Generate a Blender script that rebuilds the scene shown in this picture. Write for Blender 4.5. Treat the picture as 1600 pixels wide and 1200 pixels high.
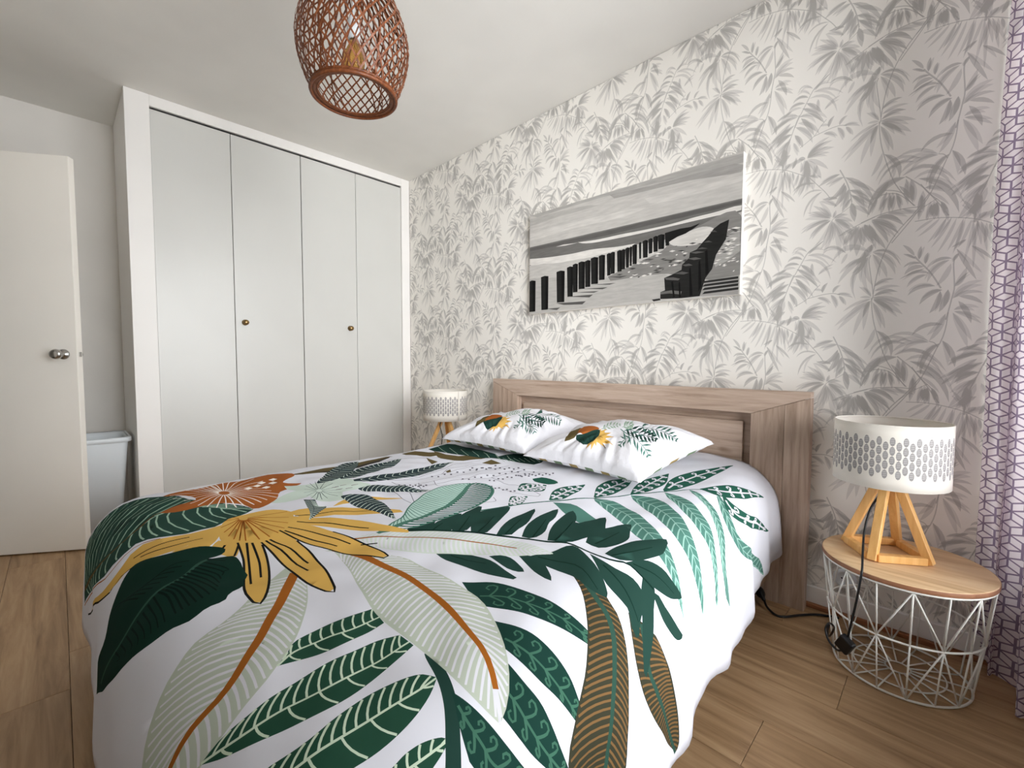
import bpy, bmesh, math, random
import numpy as np
from mathutils import Vector, Matrix
from mathutils.geometry import delaunay_2d_cdt

for o in list(bpy.data.objects):
    bpy.data.objects.remove(o)
random.seed(7)
SC = bpy.context.scene
COL = SC.collection
PI = math.pi

# ------------------------------------------------------------------ camera
# world: X along the wallpapered wall, Y towards it, Z up; metres
WALL_Y = 2.124        # wallpapered wall
CLOSET_X = -3.305     # front of the built-in closet
LEFT_X = -3.93        # wall behind the door
RIGHT_X = 0.33        # window wall
FRONT_Y = -0.66       # wall behind the photographer
CEIL = 2.5
yaw, pit, rol = math.radians(45.511), math.radians(2.977), math.radians(0.171)
Fv = Vector((-math.cos(yaw)*math.cos(pit), math.sin(yaw)*math.cos(pit), -math.sin(pit)))
Rv = Vector((math.sin(yaw), math.cos(yaw), 0))
Uv = Rv.cross(Fv)
R2 = Rv*math.cos(rol) + Uv*math.sin(rol)
U2 = -Rv*math.sin(rol) + Uv*math.cos(rol)
cd = bpy.data.cameras.new('camera')
cam = bpy.data.objects.new('camera', cd)
COL.objects.link(cam)
cd.sensor_width = 36
cd.lens = 36*696.92/1600
cd.clip_start = 0.01
M = Matrix((R2, U2, -Fv)).transposed().to_4x4()
M.translation = (0, 0, 0.994)
cam.matrix_world = M
SC.camera = cam

# ------------------------------------------------------------------ light
SC.view_settings.view_transform = 'Standard'
SC.view_settings.look = 'None'
SC.view_settings.gamma = 1
SC.view_settings.use_curve_mapping = False
SC.view_settings.exposure = 0.25
SC.cycles.max_bounces = 14
SC.cycles.diffuse_bounces = 7
SC.cycles.caustics_reflective = False
SC.cycles.caustics_refractive = False
SC.cycles.transparent_max_bounces = 16

world = bpy.data.worlds.new('sky')
SC.world = world
world.use_nodes = True
bg = world.node_tree.nodes['Background']
bg.inputs[0].default_value = (0.90, 0.95, 1.0, 1)
bg.inputs[1].default_value = 4.5

WIN_Y0, WIN_Y1, WIN_Z0, WIN_Z1 = 0.25, 2.06, 0.34, 2.43
ld = bpy.data.lights.new('window_daylight', 'AREA')
ld.shape = 'RECTANGLE'
ld.size = 2.8
ld.size_y = 2.4
ld.energy = 270
ld.color = (0.985, 0.985, 1.0)
lo = bpy.data.objects.new('window_daylight', ld)
COL.objects.link(lo)
lo.location = (1.45, -0.35, 1.75)      # open sky outside the window, on the side away from the papered wall
lo.rotation_euler = Vector((-.74, .67, -.06)).to_track_quat('-Z', 'Z').to_euler()

ld2 = bpy.data.lights.new('window_skylight', 'AREA')
ld2.shape = 'RECTANGLE'
ld2.size = WIN_Y1 - WIN_Y0
ld2.size_y = WIN_Z1 - WIN_Z0
ld2.energy = 36
ld2.color = (1.0, 0.985, 0.96)
lo2 = bpy.data.objects.new('window_skylight', ld2)
COL.objects.link(lo2)
lo2.location = (RIGHT_X + 0.30, (WIN_Y0+WIN_Y1)/2, (WIN_Z0+WIN_Z1)/2)
lo2.rotation_euler = Vector((-1, 0, 0)).to_track_quat('-Z', 'Z').to_euler()

# ------------------------------------------------------------------ helpers
def lin(c):
    return tuple((v/255/12.92) if v/255 <= .04045 else ((v/255+.055)/1.055)**2.4 for v in c)

def new_mat(name, col=(200, 200, 200), rough=.6, spec=.4, metal=0.0):
    m = bpy.data.materials.new(name)
    m.use_nodes = True
    b = m.node_tree.nodes['Principled BSDF']
    b.inputs['Base Color'].default_value = (*lin(col), 1)
    b.inputs['Roughness'].default_value = rough
    b.inputs['Specular IOR Level'].default_value = spec
    b.inputs['Metallic'].default_value = metal
    return m

def N(m, typ, **kw):
    n = m.node_tree.nodes.new(typ)
    for k, v in kw.items():
        setattr(n, k, v)
    return n

def L(m, a, b):
    m.node_tree.links.new(a, b)

def bsdf(m):
    return m.node_tree.nodes['Principled BSDF']

def noise_bump(m, scale=60, strength=.1, dist=.002, detail=4, coord='Object'):
    tc = N(m, 'ShaderNodeTexCoord')
    nz = N(m, 'ShaderNodeTexNoise')
    nz.inputs['Scale'].default_value = scale
    nz.inputs['Detail'].default_value = detail
    L(m, tc.outputs[coord], nz.inputs['Vector'])
    bp = N(m, 'ShaderNodeBump')
    bp.inputs['Strength'].default_value = strength
    bp.inputs['Distance'].default_value = dist
    L(m, nz.outputs['Fac'], bp.inputs['Height'])
    L(m, bp.outputs['Normal'], bsdf(m).inputs['Normal'])
    return bp

def paint(name, col, rough=.55, bump=.08, var=.03, spec=.3):
    m = new_mat(name, col, rough, spec)
    noise_bump(m, 90, bump, .002)
    tc = N(m, 'ShaderNodeTexCoord')
    nz = N(m, 'ShaderNodeTexNoise'); nz.inputs['Scale'].default_value = 3
    L(m, tc.outputs['Object'], nz.inputs['Vector'])
    cr = N(m, 'ShaderNodeValToRGB')
    a = lin(col)
    cr.color_ramp.elements[0].position = .3
    cr.color_ramp.elements[1].position = .7
    cr.color_ramp.elements[0].color = (*[v*(1-var) for v in a], 1)
    cr.color_ramp.elements[1].color = (*[min(1, v*(1+var)) for v in a], 1)
    L(m, nz.outputs['Fac'], cr.inputs[0])
    L(m, cr.outputs[0], bsdf(m).inputs['Base Color'])
    return m

def wood(name, dark, mid, light, axis=0, stretch=14, scale=2.2, rough=.5, knots=False, rnd=True, bump=.06, varv=.3):
    """grain along the given object axis"""
    m = new_mat(name, mid, rough, .35)
    tc = N(m, 'ShaderNodeTexCoord')
    oi = N(m, 'ShaderNodeObjectInfo')
    add = N(m, 'ShaderNodeVectorMath', operation='ADD')
    sc_ = N(m, 'ShaderNodeVectorMath', operation='SCALE')
    comb = N(m, 'ShaderNodeCombineXYZ')
    for i in range(3):
        L(m, oi.outputs['Random'], comb.inputs[i])
    L(m, comb.outputs[0], sc_.inputs[0]); sc_.inputs['Scale'].default_value = 37.0 if rnd else 0
    L(m, tc.outputs['Object'], add.inputs[0]); L(m, sc_.outputs[0], add.inputs[1])
    mp = N(m, 'ShaderNodeMapping')
    s = [stretch]*3; s[axis] = 1.0
    mp.inputs['Scale'].default_value = s
    L(m, add.outputs[0], mp.inputs['Vector'])
    n1 = N(m, 'ShaderNodeTexNoise'); n1.inputs['Scale'].default_value = scale; n1.inputs['Detail'].default_value = 7; n1.inputs['Roughness'].default_value = .62
    n1.inputs['Distortion'].default_value = .5
    L(m, mp.outputs[0], n1.inputs['Vector'])
    cr = N(m, 'ShaderNodeValToRGB')
    e = cr.color_ramp.elements
    e[0].position = .30; e[0].color = (*lin(dark), 1)
    e[1].position = .72; e[1].color = (*lin(light), 1)
    k = e.new(.5); k.color = (*lin(mid), 1)
    L(m, n1.outputs['Fac'], cr.inputs[0])
    out = cr.outputs[0]
    if knots:
        mp2 = N(m, 'ShaderNodeMapping'); s2 = [2.6]*3; s2[axis] = 1.1
        mp2.inputs['Scale'].default_value = s2
        L(m, add.outputs[0], mp2.inputs['Vector'])
        vo = N(m, 'ShaderNodeTexVoronoi'); vo.inputs['Scale'].default_value = 2.3
        n3 = N(m, 'ShaderNodeTexNoise'); n3.inputs['Scale'].default_value = 9
        L(m, mp2.outputs[0], n3.inputs['Vector'])
        mx = N(m, 'ShaderNodeMixRGB'); mx.inputs[0].default_value = .06
        L(m, mp2.outputs[0], mx.inputs[1]); L(m, n3.outputs['Color'], mx.inputs[2])
        L(m, mx.outputs[0], vo.inputs['Vector'])
        r2 = N(m, 'ShaderNodeValToRGB')
        r2.color_ramp.elements[0].position = .015; r2.color_ramp.elements[0].color = (.45, .36, .28, 1)
        r2.color_ramp.elements[1].position = .11; r2.color_ramp.elements[1].color = (1, 1, 1, 1)
        L(m, vo.outputs['Distance'], r2.inputs[0])
        mu = N(m, 'ShaderNodeMixRGB', blend_type='MULTIPLY'); mu.inputs[0].default_value = .8
        L(m, out, mu.inputs[1]); L(m, r2.outputs[0], mu.inputs[2])
        out = mu.outputs[0]
    if rnd:
        hs = N(m, 'ShaderNodeHueSaturation')
        mr = N(m, 'ShaderNodeMapRange')
        mr.inputs['To Min'].default_value = 1-varv/2; mr.inputs['To Max'].default_value = 1+varv/2
        L(m, oi.outputs['Random'], mr.inputs['Value'])
        L(m, mr.outputs[0], hs.inputs['Value'])
        L(m, out, hs.inputs['Color'])
        out = hs.outputs[0]
    L(m, out, bsdf(m).inputs['Base Color'])
    bp = N(m, 'ShaderNodeBump'); bp.inputs['Strength'].default_value = bump; bp.inputs['Distance'].default_value = .003
    L(m, n1.outputs['Fac'], bp.inputs['Height']); L(m, bp.outputs[0], bsdf(m).inputs['Normal'])
    return m

def tag(o, label=None, cat=None, group=None, kind=None):
    if label: o['label'] = label
    if cat: o['category'] = cat
    if group: o['group'] = group
    if kind: o['kind'] = kind
    return o

def empty(name, loc=(0, 0, 0), rz=0, parent=None):
    o = bpy.data.objects.new(name, None)
    o.empty_display_size = .1
    COL.objects.link(o)
    o.location = loc
    o.rotation_euler = (0, 0, rz)
    if parent: o.parent = parent
    return o

def mesh_obj(name, verts, faces, m=None, parent=None, smooth=False, loc=None):
    me = bpy.data.meshes.new(name)
    me.from_pydata([tuple(v) for v in verts], [], [tuple(f) for f in faces])
    me.update()
    if smooth:
        me.polygons.foreach_set('use_smooth', [True]*len(me.polygons))
    o = bpy.data.objects.new(name, me)
    COL.objects.link(o)
    if m: me.materials.append(m)
    if parent: o.parent = parent
    if loc: o.location = loc
    return o

def bm_obj(name, bm, m=None, parent=None, smooth=False, loc=None):
    me = bpy.data.meshes.new(name)
    bm.normal_update()
    bm.to_mesh(me); bm.free()
    if smooth:
        me.polygons.foreach_set('use_smooth', [True]*len(me.polygons))
    o = bpy.data.objects.new(name, me)
    COL.objects.link(o)
    if m: me.materials.append(m)
    if parent: o.parent = parent
    if loc: o.location = loc
    return o

def add_box(bm, x0, x1, y0, y1, z0, z1, bevel=0.0, seg=2):
    r = bmesh.ops.create_cube(bm, size=1)
    vs = r['verts']
    for v in vs:
        v.co = Vector(((x0+x1)/2 + v.co.x*(x1-x0), (y0+y1)/2 + v.co.y*(y1-y0), (z0+z1)/2 + v.co.z*(z1-z0)))
    if bevel > 0:
        es = list({e for v in vs for e in v.link_edges})
        bmesh.ops.bevel(bm, geom=es, offset=bevel, segments=seg, affect='EDGES', profile=.5)

def box(name, x0, x1, y0, y1, z0, z1, m, parent=None, bevel=0.0, seg=2):
    """box object whose origin is its own centre"""
    bm = bmesh.new()
    cx, cy, cz = (x0+x1)/2, (y0+y1)/2, (z0+z1)/2
    add_box(bm, x0-cx, x1-cx, y0-cy, y1-cy, z0-cz, z1-cz, bevel, seg)
    return bm_obj(name, bm, m, parent, loc=(cx, cy, cz))

def tube(bm, pts, r, n=8, closed=False, r1=None, caps=True):
    """round bar along a polyline, added to bm"""
    pts = [Vector(p) for p in pts]
    rings = []
    K = len(pts)
    up = None
    for i, p in enumerate(pts):
        if closed:
            d = pts[(i+1) % K] - pts[i-1]
        else:
            d = pts[min(i+1, K-1)] - pts[max(i-1, 0)]
        d.normalize()
        if up is None:
            up = Vector((0, 0, 1)) if abs(d.z) < .9 else Vector((1, 0, 0))
        a = d.cross(up).normalized(); b = a.cross(d).normalized(); up = b
        rr = r if r1 is None else r + (r1-r)*i/(K-1)
        rings.append([bm.verts.new(p + a*math.cos(2*PI*k/n)*rr + b*math.sin(2*PI*k/n)*rr) for k in range(n)])
    m_ = K if closed else K-1
    for i in range(m_):
        A, B = rings[i], rings[(i+1) % K]
        for k in range(n):
            bm.faces.new((A[k], A[(k+1) % n], B[(k+1) % n], B[k]))
    if caps and not closed:
        bm.faces.new(rings[0][::-1]); bm.faces.new(rings[-1])

def lathe(bm, prof, n=48, c=(0, 0, 0), close=True):
    """surface of revolution around Z; prof = [(r, z), ...]"""
    rings = []
    for r, z in prof:
        if r < 1e-6:
            rings.append([bm.verts.new((c[0], c[1], c[2]+z))])
        else:
            rings.append([bm.verts.new((c[0]+r*math.cos(2*PI*k/n), c[1]+r*math.sin(2*PI*k/n), c[2]+z)) for k in range(n)])
    for A, B in zip(rings, rings[1:]):
        for k in range(n):
            k2 = (k+1) % n
            if len(A) == 1 and len(B) == 1: continue
            if len(A) == 1: bm.faces.new((A[0], B[k2], B[k]))
            elif len(B) == 1: bm.faces.new((A[k], A[k2], B[0]))
            else: bm.faces.new((A[k], A[k2], B[k2], B[k]))

def smooth_path(pts, n=8):
    """Catmull-Rom through the points"""
    P = [np.array(p, float) for p in pts]
    P = [2*P[0]-P[1]] + P + [2*P[-1]-P[-2]]
    out = []
    for i in range(1, len(P)-2):
        for k in range(n):
            t = k/n
            a, b, c, d = P[i-1], P[i], P[i+1], P[i+2]
            out.append(.5*((2*b) + (-a+c)*t + (2*a-5*b+4*c-d)*t*t + (-a+3*b-3*c+d)*t**3))
    out.append(P[-2])
    return out

# ------------------------------------------------------------------ printed cloth / paper: exact flat print cut into the mesh
def inside(poly, pts):
    x, y = pts[:, 0], pts[:, 1]
    c = np.zeros(len(pts), bool)
    a = poly; b = np.roll(poly, -1, axis=0)
    for (x0, y0), (x1, y1) in zip(a, b):
        if y0 == y1: continue
        m_ = ((y0 > y) != (y1 > y)) & (x < (x1-x0)*(y-y0)/(y1-y0)+x0)
        c ^= m_
    return c

def cut_print(polys, cols, u0, u1, v0, v1, gu, gv, base=(.8, .8, .8), mode='over', frame=None, seed=3):
    """triangulate the rectangle so that every printed outline is a mesh edge.
    returns points (n,2), triangles (m,3), colour per triangle (m,3)"""
    rng = np.random.default_rng(seed)
    V, E = [], []
    def addloop(p, closed=True):
        b = len(V); k = len(p)
        V.extend(p)
        E.extend((b+i, b+(i+1) % k) for i in range(k if closed else k-1))
    us = np.linspace(u0, u1, max(2, int(round((u1-u0)/gu))+1))
    vs = np.linspace(v0, v1, max(2, int(round((v1-v0)/gv))+1))
    rect = [(u, v0) for u in us] + [(u1, v) for v in vs[1:]] + [(u, v1) for u in us[::-1][1:]] + [(u0, v) for v in vs[::-1][1:-1]]
    addloop(rect)
    for p in polys:
        addloop([tuple(q) for q in p])
    gx, gy = np.meshgrid(us[1:-1], vs[1:-1])
    g = np.c_[gx.ravel(), gy.ravel()]
    g = g + rng.uniform(-.22, .22, g.shape)*np.array([us[1]-us[0], vs[1]-vs[0]])
    V.extend(map(tuple, g))
    r = delaunay_2d_cdt([Vector(p) for p in V], E, [], 0, 1e-6, False)
    P = np.array([tuple(p) for p in r[0]])
    T = np.array([f for f in r[2] if len(f) == 3])
    c = P[T].mean(1)
    eps = 1e-7
    ok = (c[:, 0] > u0-eps) & (c[:, 0] < u1+eps) & (c[:, 1] > v0-eps) & (c[:, 1] < v1+eps)
    T = T[ok]; c = c[ok]
    order = np.argsort(c[:, 0]); T = T[order]; c = c[order]
    colr = np.tile(np.array(base, float), (len(T), 1))
    for p, k in zip(polys, cols):
        p = np.asarray(p, float)
        i0 = np.searchsorted(c[:, 0], p[:, 0].min()); i1 = np.searchsorted(c[:, 0], p[:, 0].max())
        if i1 <= i0: continue
        sub = c[i0:i1]
        q = (sub[:, 1] > p[:, 1].min()) & (sub[:, 1] < p[:, 1].max())
        idx = np.nonzero(q)[0]
        if len(idx) == 0: continue
        hit = idx[inside(p, sub[idx])] + i0
        if mode == 'mul':
            colr[hit] *= np.array(k)
        else:
            colr[hit] = np.array(k)
    return P, T, colr

def print_obj(name, P3, T, colr, m, parent=None, smooth=True):
    me = bpy.data.meshes.new(name)
    me.from_pydata(P3.tolist(), [], T.tolist())
    me.update()
    if smooth:
        me.polygons.foreach_set('use_smooth', np.ones(len(me.polygons), bool))
    ca = me.color_attributes.new('Col', 'FLOAT_COLOR', 'CORNER')
    c4 = np.ones((len(T), 3, 4)); c4[:, :, :3] = colr[:, None, :]
    ca.data.foreach_set('color', c4.ravel())
    me.materials.append(m)
    o = bpy.data.objects.new(name, me)
    COL.objects.link(o)
    if parent: o.parent = parent
    return o

def print_mat(name, rough=.8, spec=.2, bump=0.0, bscale=400, sheen=0.0, bdist=.001):
    m = new_mat(name, (255, 255, 255), rough, spec)
    at = N(m, 'ShaderNodeVertexColor'); at.layer_name = 'Col'
    L(m, at.outputs['Color'], bsdf(m).inputs['Base Color'])
    if bump: noise_bump(m, bscale, bump, bdist)
    if sheen: bsdf(m).inputs['Sheen Weight'].default_value = sheen
    return m

def stroke(pts, w0, w1=None):
    """thin filled band along a polyline (2-D)"""
    p = np.asarray(pts, float)
    w1 = w0 if w1 is None else w1
    d = np.gradient(p, axis=0)
    d /= (np.linalg.norm(d, axis=1, keepdims=True)+1e-12)
    n = np.c_[-d[:, 1], d[:, 0]]
    w = np.linspace(w0, w1, len(p))[:, None]/2
    return np.vstack([p+n*w, (p-n*w)[::-1]])

def resample(pts, n):
    p = np.asarray(pts, float)
    s = np.r_[0, np.cumsum(np.linalg.norm(np.diff(p, axis=0), axis=1))]
    t = np.linspace(0, s[-1], n)
    return np.c_[np.interp(t, s, p[:, 0]), np.interp(t, s, p[:, 1])]

def crv(pts, n):
    """smooth resampled curve in 2-D"""
    return resample(smooth_path(pts, 6), n) if len(pts) > 2 else resample(pts, n)

# ------------------------------------------------------------------ cloth surfaces (sheet coordinates -> room)
BED_X, HEAD_Y = -1.2825, 2.035
DA, DB, DR = 0.66, 1.825, 0.17          # flat half width, flat length, edge rounding
DS, DT = 1.11, 2.26                     # half width and length of the sheet

def _wav(x, y, spec):
    z = 0
    for kx, ky, ph, am in spec:
        z = z + am*np.sin(kx*x+ky*y+ph)
    return z

_rw = np.random.default_rng(11)
_W1 = [(_rw.uniform(-14, 14), _rw.uniform(-14, 14), _rw.uniform(0, 6.3), _rw.uniform(.0008, .0020)) for _ in range(12)]
_W2 = [(_rw.uniform(-55, 55), _rw.uniform(-55, 55), _rw.uniform(0, 6.3), _rw.uniform(.0003, .0007)) for _ in range(14)]

def sstep(x):
    x = np.clip(x, 0, 1)
    return x*x*(3-2*x)

def duvet_xyz(s, t):
    s = np.asarray(s, float); t = np.asarray(t, float)
    a = np.maximum(np.abs(s)-DA, 0); b = np.maximum(t-DB, 0)
    d = np.hypot(a, b)
    ca = np.where(d > 1e-9, a/np.maximum(d, 1e-9), 0); cb = np.where(d > 1e-9, b/np.maximum(d, 1e-9), 0)
    q = DR*np.pi/2
    th = np.minimum(d, q)/DR
    ex = np.maximum(d-q, 0)
    h = DR*np.sin(th) + ex*.06
    v = DR*(1-np.cos(th)) + ex*.998
    x = np.sign(s)*(np.minimum(np.abs(s), DA) + h*ca)
    y = np.minimum(t, DB) + h*cb
    k = .80/.83 + .10/.83*np.clip(t/1.2, 0, 1.15)
    x = x*np.where(s > 0, k, 1.0)
    top = .540 + .045*sstep(1-t/.75)
    z = top - v - .012*(np.minimum(np.abs(s), DA)/DA)**2
    # soft quilt waves, stronger vertical folds in the hanging sides
    dr = sstep((d-.12)/.25)
    z = z + (_wav(s, t, _W1)*(1-.7*dr) + _wav(s, t, _W2))
    fold = dr*(.010*np.sin(t*11+.6*np.sin(5*t)+1.0)+.006*np.sin(t*23+2)+.004*np.sin(t*41))*ca \
        + dr*(.010*np.sin(s*9+1)+.006*np.sin(s*21))*cb
    x = x + np.sign(s)*fold*ca
    y = y + fold*.5*cb
    z = np.maximum(z, .012)
    return np.stack([BED_X + x, HEAD_Y - y, z], -1)

PILLOWS = [  # centre x, y, z, half x, half y, turn, tilt
    (-1.010, 1.680, .612, .290, .290, -.06, .11),
    (-1.630, 1.705, .610, .285, .285, .05, .10),
]
_W3 = [(_rw.uniform(-7, 7), _rw.uniform(-7, 7), _rw.uniform(0, 6.3), _rw.uniform(.002, .005)) for _ in range(8)]

def pillow_xyz(a, b, i, side=1):
    a = np.asarray(a, float); b = np.asarray(b, float)
    cx, cy, cz, hx, hy, rz, tl = PILLOWS[i]
    x = hx*a*(.90+.10*b*b) ; y = hy*b*(.90+.10*a*a)
    e = np.clip((1-a*a)*(1-b*b), 0, 1)
    rad = np.maximum(np.abs(a), np.abs(b))
    if side > 0:
        z = .110*e**.38
        wr = sstep((rad-.35)/.5)*e**.5
        ang = np.arctan2(b, a)
        z = z + wr*(.010*np.sin(ang*11+3*i+6*rad+1.8*np.sin(3*ang+i))+.007*np.sin(ang*19+i+5*rad+1.2*np.sin(5*ang))+.004*np.sin(ang*37+2*i+7*rad)) + .8*_wav(a+3*i, b, _W3)*e**.5
    else:
        z = -.045*e**.42
    yy = y*math.cos(tl) - z*math.sin(tl); zz = y*math.sin(tl) + z*math.cos(tl)
    X = cx + x*math.cos(rz) - yy*math.sin(rz)
    Y = cy + x*math.sin(rz) + yy*math.cos(rz)
    return np.stack([X, Y, cz+zz], -1)
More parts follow.
